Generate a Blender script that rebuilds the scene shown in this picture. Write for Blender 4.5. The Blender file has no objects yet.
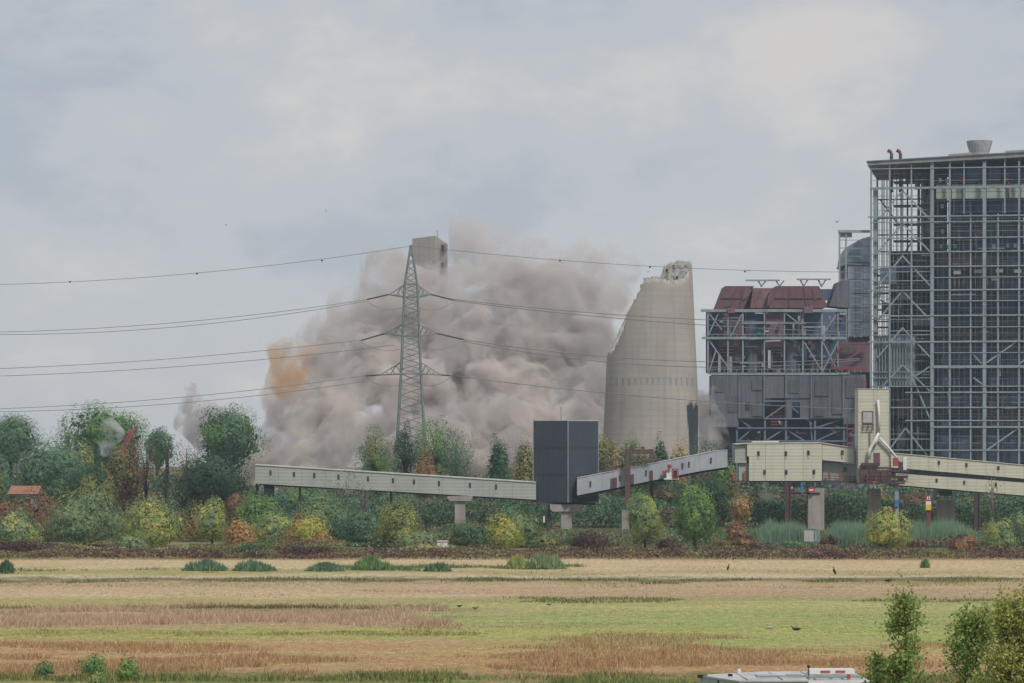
import bpy, bmesh, math, random
import numpy as np
from mathutils import Vector, Matrix, noise as mnoise

SC = bpy.context.scene
COL = SC.collection
rng = np.random.default_rng(7)
random.seed(7)

# ------------------------------------------------------------------ camera
FPX, HZ, CAMH = 3000.0, 430.0, 18.6
cam = bpy.data.cameras.new('camera')
cam.sensor_width = 36.0
cam.lens = 36.0 * FPX / 1024.0
cam.shift_y = (HZ - 341.5) / 1024.0
cam.clip_start, cam.clip_end = 1.0, 6000.0
camo = bpy.data.objects.new('camera', cam)
camo.location = (0, 0, CAMH)
camo.rotation_euler = (math.pi / 2, 0, 0)
COL.objects.link(camo)
SC.camera = camo

# ------------------------------------------------------------------ world, sun, exposure
SUN_EL, SUN_AZ = math.radians(52), math.radians(150)     # azimuth: clockwise from +Y
wd = bpy.data.worlds.new('World')
SC.world = wd
wd.use_nodes = True
nt = wd.node_tree
nt.nodes.clear()
N = nt.nodes.new
L = nt.links.new
out = N('ShaderNodeOutputWorld')
bg = N('ShaderNodeBackground')
bg.inputs[1].default_value = 0.10
sky = N('ShaderNodeTexSky')
sky.sky_type = 'NISHITA'
sky.sun_disc = False
sky.sun_elevation = SUN_EL
sky.sun_rotation = SUN_AZ
tc = N('ShaderNodeTexCoord')
mp = N('ShaderNodeMapping')
mp.inputs['Scale'].default_value = (1.0, 1.0, 1.8)
mp.inputs['Location'].default_value = (2.7, 1.1, 0.17)
n1 = N('ShaderNodeTexNoise')
n1.inputs['Scale'].default_value = 9.0
n1.inputs['Detail'].default_value = 7.0
n1.inputs['Roughness'].default_value = 0.62
n1.inputs['Distortion'].default_value = 0.1
rp = N('ShaderNodeValToRGB')
cr = rp.color_ramp
cr.interpolation = 'EASE'
for p, c in ((0.36, (2.08, 2.24, 2.50, 1)), (0.50, (2.50, 2.58, 2.74, 1)), (0.70, (3.18, 3.0, 2.88, 1))):
    e = cr.elements.new(p)
    e.color = c
cr.elements.remove(cr.elements[0])
cr.elements.remove(cr.elements[-1])
mx = N('ShaderNodeMix')
mx.data_type = 'RGBA'
mx.inputs[0].default_value = 0.94
L(tc.outputs['Generated'], mp.inputs[0])
L(mp.outputs[0], n1.inputs['Vector'])
L(n1.outputs[0], rp.inputs[0])
L(sky.outputs[0], mx.inputs[6])
L(rp.outputs[0], mx.inputs[7])
L(mx.outputs[2], bg.inputs[0])
L(bg.outputs[0], out.inputs[0])

sl = bpy.data.lights.new('sun', 'SUN')
sl.energy = 1.5
sl.angle = math.radians(10)
sl.color = (1.0, 0.94, 0.86)
so = bpy.data.objects.new('sun', sl)
sd = Vector((math.sin(SUN_AZ) * math.cos(SUN_EL), math.cos(SUN_AZ) * math.cos(SUN_EL), math.sin(SUN_EL)))
so.rotation_euler = sd.to_track_quat('Z', 'Y').to_euler()
so.location = (0, 0, 300)
COL.objects.link(so)

SC.view_settings.view_transform = 'Standard'
SC.view_settings.look = 'None'
SC.view_settings.gamma = 1.0
SC.view_settings.exposure = 0.98
SC.cycles.use_denoising = True
SC.cycles.max_bounces = 8
SC.cycles.diffuse_bounces = 3
SC.cycles.volume_bounces = 8
SC.cycles.volume_step_rate = 0.16
SC.cycles.volume_max_steps = 512
SC.cycles.transparent_max_bounces = 16


# ------------------------------------------------------------------ helpers
def W(px, py, d):
    return Vector(((px - 512.0) * d / FPX, d, CAMH + (HZ - py) * d / FPX))


def GX(px, d):
    return (px - 512.0) * d / FPX


def tag(o, label=None, cat=None, group=None, kind=None):
    for k, v in (('label', label), ('category', cat), ('group', group), ('kind', kind)):
        if v:
            o[k] = v
    return o


def thing(name, label, cat, loc=(0, 0, 0), group=None):
    o = bpy.data.objects.new(name, None)
    o.empty_display_size = 0.5
    o.location = loc
    COL.objects.link(o)
    return tag(o, label, cat, group)


def put(name, me, parent=None, loc=(0, 0, 0)):
    """link a mesh whose vertices are in world coordinates (parent at a pure translation)"""
    o = bpy.data.objects.new(name, me)
    COL.objects.link(o)
    if parent is not None:
        base = Vector((0, 0, 0))
        p = parent
        while p is not None:
            base += p.location
            p = p.parent
        o.parent = parent
        o.location = Vector(loc) - base
    else:
        o.location = loc
    return o


def mesh(name, verts, faces, mat, smooth=False):
    me = bpy.data.meshes.new(name)
    me.from_pydata([tuple(v) for v in verts], [], faces)
    if mat:
        me.materials.append(mat)
    if smooth:
        me.polygons.foreach_set('use_smooth', [True] * len(me.polygons))
    me.update()
    return me


def piece(name, parent, mat, verts, faces, smooth=False):
    """a mesh part given in world coordinates; its origin goes to its centre"""
    vs = [Vector(v) for v in verts]
    c = sum(vs, Vector()) / len(vs)
    return put(name, mesh(name, [v - c for v in vs], faces, mat, smooth), parent, c)


_cubes = {}
CUBE_V = [(x, y, z) for x in (-.5, .5) for y in (-.5, .5) for z in (-.5, .5)]
CUBE_F = [(0, 1, 3, 2), (4, 6, 7, 5), (0, 4, 5, 1), (2, 3, 7, 6), (0, 2, 6, 4), (1, 5, 7, 3)]


def cube(mat):
    if mat.name not in _cubes:
        _cubes[mat.name] = mesh('block_' + mat.name, CUBE_V, CUBE_F, mat)
    return _cubes[mat.name]


def box(name, parent, mat, x0, x1, y0, y1, z0, z1):
    o = put(name, cube(mat), parent, ((x0 + x1) / 2, (y0 + y1) / 2, (z0 + z1) / 2))
    o.scale = (abs(x1 - x0), abs(y1 - y0), abs(z1 - z0))
    return o


def pbox(name, parent, mat, px0, px1, py0, py1, d, depth):
    """a box whose front face covers the given picture extent at distance d"""
    a, b = W(px0, py1, d), W(px1, py0, d)
    return box(name, parent, mat, a.x, b.x, d, d + depth, a.z, b.z)


def bar(name, parent, mat, p, q, w, h=None):
    p, q = Vector(p), Vector(q)
    o = put(name, cube(mat), parent, (p + q) / 2)
    v = q - p
    o.rotation_euler = v.to_track_quat('Z', 'Y').to_euler()
    o.scale = (w, h or w, v.length)
    return o


def slab(name, parent, mat, pts, d, depth):
    """polygon outlined at distance d, given real thickness away from the viewer"""
    f = [W(x, y, d) for x, y in pts]
    if sum((f[i].x - f[i - 1].x) * (f[i].z + f[i - 1].z) for i in range(len(f))) > 0:
        f.reverse()
    b = [v + Vector((0, depth, 0)) for v in f]
    n = len(f)
    fs = [tuple(range(n)), tuple(range(2 * n - 1, n - 1, -1))]
    fs += [(i, i + n, (i + 1) % n + n, (i + 1) % n) for i in range(n)]
    return piece(name, parent, mat, f + b, fs)


def tube_mesh(name, pts, rads, mat, n=6, smooth=True):
    V, F = [], []
    pts = [Vector(p) for p in pts]
    for i, p in enumerate(pts):
        t = (pts[min(i + 1, len(pts) - 1)] - pts[max(i - 1, 0)]).normalized()
        a = t.orthogonal().normalized() if i == 0 else (a - t * a.dot(t)).normalized()
        b = t.cross(a)
        for k in range(n):
            th = 2 * math.pi * k / n
            V.append(p + (a * math.cos(th) + b * math.sin(th)) * rads[i])
    for i in range(len(pts) - 1):
        for k in range(n):
            k2 = (k + 1) % n
            F.append((i * n + k, i * n + k2, (i + 1) * n + k2, (i + 1) * n + k))
    F.append(tuple(range(n - 1, -1, -1)))
    F.append(tuple(range((len(pts) - 1) * n, len(pts) * n)))
    return V, F


def tube(name, parent, mat, pts, r, n=6):
    r = r if isinstance(r, (list, tuple)) else [r] * len(pts)
    V, F = tube_mesh(name, pts, r, mat, n)
    return piece(name, parent, mat, V, F, True)


# ------------------------------------------------------------------ materials
def mat(name, c, c2=None, scale=0.4, rough=0.75, streak=0.0, streak_c=None, rib=None, bump=0.0, detail=6.0,
        lines=None, metal=0.0, stretch=(1, 1, 1)):
    m = bpy.data.materials.new(name)
    m.use_nodes = True
    t = m.node_tree
    t.nodes.clear()
    n, l = t.nodes.new, t.links.new
    o = n('ShaderNodeOutputMaterial')
    p = n('ShaderNodeBsdfPrincipled')
    p.inputs['Roughness'].default_value = rough
    p.inputs['Metallic'].default_value = metal
    p.inputs['Specular IOR Level'].default_value = 0.3
    l(p.outputs[0], o.inputs[0])
    g = n('ShaderNodeNewGeometry')
    m0 = n('ShaderNodeMapping')
    m0.inputs['Scale'].default_value = stretch
    l(g.outputs['Position'], m0.inputs[0])
    nz = n('ShaderNodeTexNoise')
    nz.inputs['Scale'].default_value = scale
    nz.inputs['Detail'].default_value = detail
    nz.inputs['Roughness'].default_value = 0.62
    l(m0.outputs[0], nz.inputs['Vector'])
    mr = n('ShaderNodeMapRange')
    mr.inputs[1].default_value = 0.33
    mr.inputs[2].default_value = 0.67
    l(nz.outputs[0], mr.inputs[0])
    c2 = c2 or tuple(v * 0.72 for v in c)
    mix = n('ShaderNodeMix')
    mix.data_type = 'RGBA'
    mix.inputs[6].default_value = (*c, 1)
    mix.inputs[7].default_value = (*c2, 1)
    l(mr.outputs[0], mix.inputs[0])
    col = mix.outputs[2]
    if streak:
        ms = n('ShaderNodeMapping')
        ms.inputs['Scale'].default_value = (1.0, 1.0, 0.05)
        l(g.outputs['Position'], ms.inputs[0])
        ns = n('ShaderNodeTexNoise')
        ns.inputs['Scale'].default_value = 0.9
        ns.inputs['Detail'].default_value = 5
        l(ms.outputs[0], ns.inputs['Vector'])
        r2 = n('ShaderNodeMapRange')
        r2.inputs[1].default_value = 0.48
        r2.inputs[2].default_value = 0.72
        r2.inputs[4].default_value = streak
        l(ns.outputs[0], r2.inputs[0])
        k = n('ShaderNodeMix')
        k.data_type = 'RGBA'
        k.inputs[7].default_value = (*(streak_c or tuple(v * 0.45 for v in c)), 1)
        l(r2.outputs[0], k.inputs[0])
        l(col, k.inputs[6])
        col = k.outputs[2]
    if lines:                                    # thin joint lines across an axis: (axis, period, strength)
        ax, per, st = lines
        sp = n('ShaderNodeSeparateXYZ')
        l(g.outputs['Position'], sp.inputs[0])
        a = n('ShaderNodeMath')
        a.operation = 'FRACT'
        b = n('ShaderNodeMath')
        b.operation = 'MULTIPLY'
        b.inputs[1].default_value = 1.0 / per
        l(sp.outputs[ax], b.inputs[0])
        l(b.outputs[0], a.inputs[0])
        q = n('ShaderNodeMath')
        q.operation = 'LESS_THAN'
        q.inputs[1].default_value = 0.16
        l(a.outputs[0], q.inputs[0])
        q2 = n('ShaderNodeMath')
        q2.operation = 'MULTIPLY'
        q2.inputs[1].default_value = st
        l(q.outputs[0], q2.inputs[0])
        k = n('ShaderNodeMix')
        k.data_type = 'RGBA'
        k.inputs[7].default_value = (*tuple(v * 0.5 for v in c), 1)
        l(q2.outputs[0], k.inputs[0])
        l(col, k.inputs[6])
        col = k.outputs[2]
    l(col, p.inputs['Base Color'])
    h = None
    if rib:
        ax, per = rib
        wv = n('ShaderNodeTexWave')
        wv.bands_direction = ax
        wv.inputs['Scale'].default_value = 0.314 / per
        l(g.outputs['Position'], wv.inputs['Vector'])
        h = wv.outputs[1]
    elif bump:
        h = nz.outputs[0]
    if h is not None:
        bp = n('ShaderNodeBump')
        bp.inputs['Strength'].default_value = bump or 0.5
        bp.inputs['Distance'].default_value = 0.15
        l(h, bp.inputs['Height'])
        l(bp.outputs[0], p.inputs['Normal'])
    return m


M = {}
M['concrete'] = mat('concrete', (.372, .345, .318), (.295, .272, .252), .10, .9, .34, (.19, .172, .16), bump=.3, lines=('Z', 1.45, .15))
M['concrete_pale'] = mat('concrete_pale', (.44, .425, .41), (.31, .30, .29), .9, .9, .3, bump=.5)
M['concrete_pier'] = mat('concrete_pier', (.33, .31, .29), (.25, .235, .22), .5, .9, .4, bump=.3)
M['frame'] = mat('frame', (.27, .33, .355), (.185, .235, .265), .3, .6, .35, (.10, .09, .10))
M['frame_dark'] = mat('frame_dark', (.15, .19, .25), (.09, .12, .16), .4, .6)
M['boiler'] = mat('boiler', (.105, .145, .235), (.062, .09, .15), .25, .8, .6, (.07, .04, .045))  # bluish cast of the interior shade is put into this wall colour
M['boiler_deep'] = mat('boiler_deep', (.068, .096, .165), (.042, .062, .112), .25, .8)  # deeper walls: same shade blue in the colour, darker
M['rust_panel'] = mat('rust_panel', (.22, .115, .15), (.13, .085, .13), .35, .8, .6, (.05, .045, .06))
M['brown_panel'] = mat('brown_panel', (.16, .10, .11), (.085, .07, .09), .35, .8, .5)
M['green_panel'] = mat('green_panel', (.36, .44, .37), (.28, .36, .33), .5, .7, .4)
M['grey_clad'] = mat('grey_clad', (.125, .138, .165), (.088, .098, .122), .10, .75, .85, (.055, .055, .062), rib=('X', 1.0), bump=.25)
M['blue_clad'] = mat('blue_clad', (.27, .335, .43), (.20, .255, .335), .2, .7, .5, rib=('X', 1.2), bump=.4, lines=('Z', 2.4, .4))
M['red_paint'] = mat('red_paint', (.165, .078, .09), (.11, .06, .072), .5, .7, .4)
M['red_bright'] = mat('red_bright', (.36, .065, .065), (.28, .06, .06), .8, .6)
M['red_brown'] = mat('red_brown', (.135, .07, .075), (.09, .055, .06), .8, .7, .4)
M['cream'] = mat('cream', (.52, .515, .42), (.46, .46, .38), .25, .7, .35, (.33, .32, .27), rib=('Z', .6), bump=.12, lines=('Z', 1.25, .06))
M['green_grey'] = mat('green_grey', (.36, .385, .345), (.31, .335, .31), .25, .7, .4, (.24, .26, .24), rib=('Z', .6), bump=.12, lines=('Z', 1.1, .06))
M['roof_pale'] = mat('roof_pale', (.56, .56, .50), None, .5, .7)
M['gallery_blue'] = mat('gallery_blue', (.36, .39, .43), (.29, .32, .36), .35, .6, .6, (.22, .24, .27))
M['anthracite'] = mat('anthracite', (.050, .062, .080), (.042, .053, .070), .3, .55, rib=('X', .5), bump=.3)
M['trim_light'] = mat('trim_light', (.45, .46, .47), None, .6, .6)
M['dark'] = mat('dark', (.022, .025, .032), None, .6, .8)
M['white'] = mat('white', (.66, .66, .65), (.56, .56, .56), .8, .5)
M['window_dark'] = mat('window_dark', (.045, .055, .06), None, 1., .35)
M['steel_brown'] = mat('steel_brown', (.085, .055, .06), (.06, .045, .05), .9, .7)
M['pole_red'] = mat('pole_red', (.16, .05, .045), (.10, .045, .045), 1., .7)
M['yellow'] = mat('yellow', (.72, .48, .06), None, 1., .6)
M['blue'] = mat('blue', (.06, .19, .42), None, 1., .6)
M['teal'] = mat('teal', (.02, .25, .20), None, 1., .7)
M['zinc'] = mat('zinc', (.27, .31, .31), (.20, .24, .245), .7, .55)
M['pylon'] = mat('pylon', (.20, .235, .235), (.14, .17, .175), .7, .6)
M['slit'] = mat('slit', (.27, .29, .32), None, .5, .7)
M['roof_fascia'] = mat('roof_fascia', (.27, .275, .28), (.19, .195, .21), .4, .8, .5)
M['annex_clad'] = mat('annex_clad', (.40, .465, .55), (.30, .36, .44), .2, .7, .5, rib=('X', 1.2), bump=.4)
M['hopper_pink'] = mat('hopper_pink', (.25, .135, .14), (.17, .10, .11), .4, .8, .5)
M['soot'] = mat('soot', (.108, .117, .138), (.075, .082, .098), .25, .85, .7)
M['wire'] = mat('wire', (.20, .21, .23), None, .5, .5)
M['insulator'] = mat('insulator', (.045, .05, .06), None, 1., .4)
M['bark'] = mat('bark', (.075, .062, .052), (.05, .042, .036), 1.4, .9, bump=.4)
M['bark_grey'] = mat('bark_grey', (.20, .185, .165), (.13, .12, .11), 1.4, .9, bump=.4)
M['tile'] = mat('tile', (.30, .15, .09), (.22, .115, .075), .8, .85)
M['plaster'] = mat('plaster', (.38, .36, .33), None, .5, .85)
M['stair_red'] = mat('stair_red', (.19, .06, .075), None, .6, .7)
M['duct'] = mat('duct', (.42, .42, .44), (.33, .33, .35), .8, .5)
M['wood_pale'] = mat('wood_pale', (.36, .31, .25), (.30, .25, .20), .8, .8)
M['feather_dark'] = mat('feather_dark', (.035, .035, .04), None, 4., .8)
M['feather_brown'] = mat('feather_brown', (.15, .125, .105), (.09, .075, .065), 6., .8)
M['feather_pale'] = mat('feather_pale', (.42, .40, .38), (.30, .28, .26), 6., .8)
M['gel'] = mat('gel', (.52, .525, .53), (.36, .365, .37), 1.1, .35, .5, (.22, .22, .21))
M['gel_green'] = mat('gel_green', (.42, .52, .48), None, 1.5, .3)
M['rubber'] = mat('rubber', (.02, .02, .022), None, 2., .7)
M['glass_dark'] = mat('glass_dark', (.05, .06, .07), None, 2., .1)
M['lamp_red'] = mat('lamp_red', (.45, .07, .05), None, 2., .4)


def leaf_material(name, trans=0.30):
    m = bpy.data.materials.new(name)
    m.use_nodes = True
    t = m.node_tree
    t.nodes.clear()
    n, l = t.nodes.new, t.links.new
    o = n('ShaderNodeOutputMaterial')
    a = n('ShaderNodeAttribute')
    a.attribute_name = 'leaf_color'
    df = n('ShaderNodeBsdfDiffuse')
    tr = n('ShaderNodeBsdfTranslucent')
    ms = n('ShaderNodeMixShader')
    ms.inputs[0].default_value = trans
    l(a.outputs['Color'], df.inputs[0])
    l(a.outputs['Color'], tr.inputs[0])
    l(df.outputs[0], ms.inputs[1])
    l(tr.outputs[0], ms.inputs[2])
    l(ms.outputs[0], o.inputs[0])
    return m


M['leaf'] = leaf_material('leaf')
M['grass'] = leaf_material('grass', .3)
M['leaf_near'] = leaf_material('leaf_near', .5)


def quads_mesh(name, P, U, V, C, m):
    """many quads: centres P, half axes U, V (n,3), colours C (n,3)"""
    n = len(P)
    v = np.empty((n, 4, 3), np.float32)
    v[:, 0] = P - U
    v[:, 1] = P - V * .9
    v[:, 2] = P + U
    v[:, 3] = P + V * .9
    return raw_mesh(name, v.reshape(-1, 3), 4, np.repeat(C, 4, 0), m)


def raw_mesh(name, v, k, c, m):
    n = len(v) // k
    me = bpy.data.meshes.new(name)
    me.vertices.add(len(v))
    me.vertices.foreach_set('co', v.astype(np.float32).ravel())
    me.loops.add(n * k)
    me.loops.foreach_set('vertex_index', np.arange(n * k, dtype=np.int32))
    me.polygons.add(n)
    me.polygons.foreach_set('loop_start', np.arange(0, n * k, k, dtype=np.int32))
    me.polygons.foreach_set('loop_total', np.full(n, k, np.int32))
    a = me.attributes.new('leaf_color', 'FLOAT_COLOR', 'POINT')
    cc = np.ones((len(v), 4), np.float32)
    cc[:, :3] = np.clip(c, 0.004, 1)
    a.data.foreach_set('color', cc.ravel())
    me.materials.append(m)
    me.update()
    return me


def unit(n):
    v = rng.normal(size=(n, 3))
    return v / np.linalg.norm(v, axis=1, keepdims=True)


# ground height: flat field, with a bank rising towards the camera
def ground_z(d):
    return 6.65 * min(1.0, max(0.0, (197.0 - d) / 70.0))


# ================================================================== GROUND
def ground_material():
    m = bpy.data.materials.new('meadow')
    m.use_nodes = True
    t = m.node_tree
    t.nodes.clear()
    n, l = t.nodes.new, t.links.new
    o = n('ShaderNodeOutputMaterial')
    p = n('ShaderNodeBsdfPrincipled')
    p.inputs['Roughness'].default_value = 0.95
    p.inputs['Specular IOR Level'].default_value = 0.1
    l(p.outputs[0], o.inputs[0])
    g = n('ShaderNodeNewGeometry')

    def noise(scale, st, det=5.0, rough=.6):
        mm = n('ShaderNodeMapping')
        mm.inputs['Scale'].default_value = st
        l(g.outputs['Position'], mm.inputs[0])
        z = n('ShaderNodeTexNoise')
        z.inputs['Scale'].default_value = scale
        z.inputs['Detail'].default_value = det
        z.inputs['Roughness'].default_value = rough
        l(mm.outputs[0], z.inputs['Vector'])
        return z.outputs[0]

    def math_(op, a, b):
        k = n('ShaderNodeMath')
        k.operation = op
        for i, q in enumerate((a, b)):
            if isinstance(q, (int, float)):
                k.inputs[i].default_value = q
            else:
                l(q, k.inputs[i])
        return k.outputs[0]

    def mixc(f, a, b, mode='MIX'):
        k = n('ShaderNodeMix')
        k.data_type = 'RGBA'
        k.blend_type = mode
        for i, q in ((0, f), (6, a), (7, b)):
            if isinstance(q, (int, float)):
                k.inputs[i].default_value = q
            elif isinstance(q, tuple):
                k.inputs[i].default_value = (*q, 1)
            else:
                l(q, k.inputs[i])
        return k.outputs[2]

    sp = n('ShaderNodeSeparateXYZ')
    l(g.outputs['Position'], sp.inputs[0])
    warp = math_('SUBTRACT', noise(1.0, (.045, .045, 1), 4.0), .5)
    y = math_('ADD', sp.outputs[1], math_('ADD', math_('MULTIPLY', warp, 26.0), math_('MULTIPLY', math_('SUBTRACT', noise(1.0, (.35, .12, 1), 6.0, .7), .5), 14.0)))
    Y0, Y1 = 205.0, 470.0
    f = math_('DIVIDE', math_('SUBTRACT', y, Y0), Y1 - Y0)

    def ramp(stops):
        r = n('ShaderNodeValToRGB')
        c = r.color_ramp
        for py, colr in stops:
            d = CAMH * FPX / (py - HZ)
            e = c.elements.new(min(1, max(0, (d - Y0) / (Y1 - Y0))))
            e.color = (*colr, 1)
        c.elements.remove(c.elements[0])
        c.elements.remove(c.elements[-1])
        l(f, r.inputs[0])
        return r.outputs[0]
    straw = (.47, .365, .225)
    mown = (.42, .30, .20)
    green = (.27, .305, .105)
    olive = (.31, .29, .10)
    rust = (.37, .225, .12)
    dk = (.14, .12, .06)
    pale = (.45, .38, .275)
    brown = (.28, .19, .10)
    left = ramp([(690, (.12, .14, .045)), (676, (.17, .16, .06)), (670, brown), (662, rust), (650, rust), (641, (.37, .25, .12)), (637, olive), (629, olive),
                 (626, (.36, .25, .16)), (612, (.36, .25, .16)), (609.5, dk), (608, olive), (600, (.32, .28, .13)), (596, straw), (586, mown),
                 (583, (.36, .28, .16)), (581, dk), (579, dk), (577.0, pale), (575.6, pale), (573, olive), (570, (.30, .28, .12)), (567, straw), (561, straw), (557, brown), (552, dk)])
    right = ramp([(690, (.12, .14, .045)), (677, (.16, .17, .06)), (671, rust), (662, (.34, .215, .10)), (655, (.37, .26, .12)), (648, (.33, .28, .12)), (640, green), (631, (.31, .33, .10)),
                  (627, green), (612, (.285, .31, .12)), (606, (.37, .34, .15)), (602, (.24, .28, .09)), (599, (.33, .245, .15)), (586, mown),
                  (583, (.36, .28, .16)), (581, dk), (579, dk), (577.0, pale), (575.6, pale), (573, (.36, .29, .15)), (569, straw), (561, straw), (557, brown), (552, dk)])
    xm = math_('ADD', sp.outputs[0], math_('MULTIPLY', math_('SUBTRACT', noise(1.0, (.02, .09, 1), 4.0), .5), 90.0))
    mr = n('ShaderNodeMapRange')
    mr.interpolation_type = 'SMOOTHSTEP'
    mr.inputs[1].default_value = -22.0
    mr.inputs[2].default_value = 6.0
    l(xm, mr.inputs[0])
    c = mixc(mr.outputs[0], left, right)
    # streaks of other growth along the mowing lines, patches, and fine mottle
    s1 = n('ShaderNodeMapRange')
    s1.inputs[1].default_value, s1.inputs[2].default_value, s1.inputs[4].default_value = .52, .68, .4
    l(noise(1.0, (.022, .30, 1), 5.0), s1.inputs[0])
    c = mixc(s1.outputs[0], c, (.42, .37, .17))
    s2 = n('ShaderNodeMapRange')
    s2.inputs[1].default_value, s2.inputs[2].default_value, s2.inputs[4].default_value = .52, .66, .7
    l(noise(1.3, (.07, .26, 1), 8.0, .74), s2.inputs[0])
    c = mixc(s2.outputs[0], c, (.20, .235, .07))
    s3 = n('ShaderNodeMapRange')
    s3.inputs[1].default_value, s3.inputs[2].default_value = .36, .64
    s3.inputs[3].default_value, s3.inputs[4].default_value = .62, 1.34
    l(noise(1.6, (.8, .28, 1), 9.0, .82), s3.inputs[0])
    cb = n('ShaderNodeCombineXYZ')
    for i in range(3):
        l(s3.outputs[0], cb.inputs[i])
    c = mixc(1.0, c, cb.outputs[0], 'MULTIPLY')
    s5 = n('ShaderNodeMapRange')
    s5.inputs[1].default_value, s5.inputs[2].default_value, s5.inputs[4].default_value = .50, .64, .75
    l(noise(1.0, (.10, .035, 1), 7.0, .7), s5.inputs[0])
    c = mixc(s5.outputs[0], c, mixc(.5, c, (.40, .29, .16)))
    s4 = n('ShaderNodeMapRange')
    s4.inputs[1].default_value, s4.inputs[2].default_value = .36, .64
    s4.inputs[3].default_value, s4.inputs[4].default_value = .66, 1.32
    l(noise(1.0, (5.0, .9, 1), 4.0, .8), s4.inputs[0])
    cb4 = n('ShaderNodeCombineXYZ')
    for i in range(3):
        l(s4.outputs[0], cb4.inputs[i])
    c = mixc(1.0, c, cb4.outputs[0], 'MULTIPLY')
    l(c, p.inputs['Base Color'])
    bp = n('ShaderNodeBump')
    bp.inputs['Strength'].default_value = .6
    bp.inputs['Distance'].default_value = .25
    l(noise(2.2, (1, .6, 1), 6.0, .7), bp.inputs['Height'])
    l(bp.outputs[0], p.inputs['Normal'])
    return m


ys = [-150, 60] + list(range(110, 216, 5)) + [221 + 6 * i for i in range(42)] + [520, 700, 900, 1500]
xs = [-900, -300] + [-120 + 8 * i for i in range(31)] + [300, 900]
V = [(x, y, (0 if y > 197 else ground_z(y)) + (0.12 * mnoise.noise((x * .06, y * .06, 0)) if 200 < y < 440 and abs(x) < 130 else 0)) for y in ys for x in xs]
nx = len(xs)
F = [(j * nx + i, j * nx + i + 1, (j + 1) * nx + i + 1, (j + 1) * nx + i) for j in range(len(ys) - 1) for i in range(nx - 1)]
tag(put('ground', mesh('ground', V, F, ground_material(), True)), 'mown and rough riverside meadow in straw, green and rust bands', None, None, 'structure')


# ------------------------------------------------------------------ grasses (stuff)
def blades(name, label, n, xy, hmin, hmax, width, cols, lean=.42, z0=None):
    X, Y = xy(n)
    n = len(X)
    h = rng.uniform(hmin, hmax, n) * rng.uniform(.6, 1.1, n) * np.clip(.75 + .9 * noisefield(X, Y, .22, 51.), .3, 1.5)
    a = rng.uniform(0, math.pi, n)
    w = width * rng.uniform(.6, 1.3, n)
    ln = rng.normal(0, lean, (n, 2)) * h[:, None]
    v = np.zeros((n, 3, 3), np.float32)
    dx, dy = np.cos(a) * w, np.sin(a) * w * .4
    v[:, 0] = np.stack([X - dx, Y - dy, np.full(n, -.15)], 1)
    v[:, 1] = np.stack([X + dx, Y + dy, np.full(n, -.15)], 1)
    v[:, 2] = np.stack([X + ln[:, 0], Y + ln[:, 1], h], 1)
    cols = np.array(cols)
    c = cols[rng.integers(0, len(cols), n)] * rng.uniform(.7, 1.25, (n, 1))
    o = put(name, raw_mesh(name, v.reshape(-1, 3), 3, np.repeat(c, 3, 0), M['grass']))
    return tag(o, label, 'grass', None, 'stuff')


def noisefield(X, Y, s, off):
    return np.array([mnoise.noise((x * s, y * s * 2.2, off)) for x, y in zip(X, Y)])


def region(px0, px1, py0, py1, thr=None, s=.05, off=0., soft=True):
    def f(n):
        py = rng.uniform(py0, py1, n * 2)
        d = CAMH * FPX / (py - HZ)
        X = (rng.uniform(px0, px1, n * 2) - 512) * d / FPX
        if thr is not None:
            u = (py - py0) / (py1 - py0)
            px = X * FPX / d + 512
            e = np.minimum(np.minimum(u, 1 - u) * 1.7, np.minimum((px - px0) / 90, (px1 - px) / 90))
            pen = .75 * np.clip(1 - e, 0, 1) ** 1.5
            k = noisefield(X, d, s, off) + .22 * noisefield(X, d, s * 5, off + 9) > thr + pen
            X, d = X[k], d[k]
        return X[:n], d[:n]
    return f


RUST = [(.35, .195, .10), (.40, .25, .14), (.29, .16, .08), (.42, .32, .19), (.25, .20, .09)]
PINK = [(.42, .30, .21), (.46, .34, .24), (.36, .25, .17), (.48, .38, .27)]
GRN = [(.13, .19, .05), (.18, .22, .06), (.10, .15, .045), (.25, .25, .09)]
RUST, PINK = [[tuple(x * 1.2 for x in c) for c in q] for q in (RUST, PINK)]
GRN = [tuple(x * 1.35 for x in c) for c in GRN]
DKG = [(.10, .10, .045), (.15, .12, .06), (.12, .14, .05), (.20, .15, .08)]
blades('rust_grass', 'rust brown dry grass filling the nearest strip of meadow', 62000, region(-60, 960, 632, 688, -.22, .05, 1.), .25, .62, .05, RUST)
blades('rust_grass', 'thin dry grass fading into the mown green beside the bush', 9000, region(560, 1100, 646, 676, .02, .06, 3.), .2, .5, .05, RUST)
blades('reed_grass', 'tall pinkish dry reed grass along the left of the meadow', 34000, region(-60, 450, 606, 633, -.38, .06, 5.), .35, .9, .055, PINK)
blades('reed_grass', 'short pinkish reed tongue trailing into the green sward', 5000, region(360, 560, 614, 636, .08, .06, 6.), .3, .7, .05, PINK + RUST)
blades('verge_weeds', 'low green and brown weeds along the very front of the meadow', 22000, region(-60, 1100, 669, 690, -.05, .07, 9.), .3, .8, .06, GRN + GRN + DKG)
blades('path_weeds', 'dark weed line beside the pale field track', 14000, region(-60, 1100, 577.5, 584, -.10, .08, 12.), .2, .62, .09, DKG + GRN)
blades('ditch_grass', 'green sedge strip in the shallow ditch of the right field', 9000, region(480, 1100, 596.5, 605, -.02, .05, 14.), .15, .5, .08, GRN + DKG)
blades('tussock_grass', 'dark tussock line along the edge of the left meadow', 7000, region(-60, 470, 605.5, 611.5, -.1, .06, 16.), .2, .6, .07, DKG)
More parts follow.
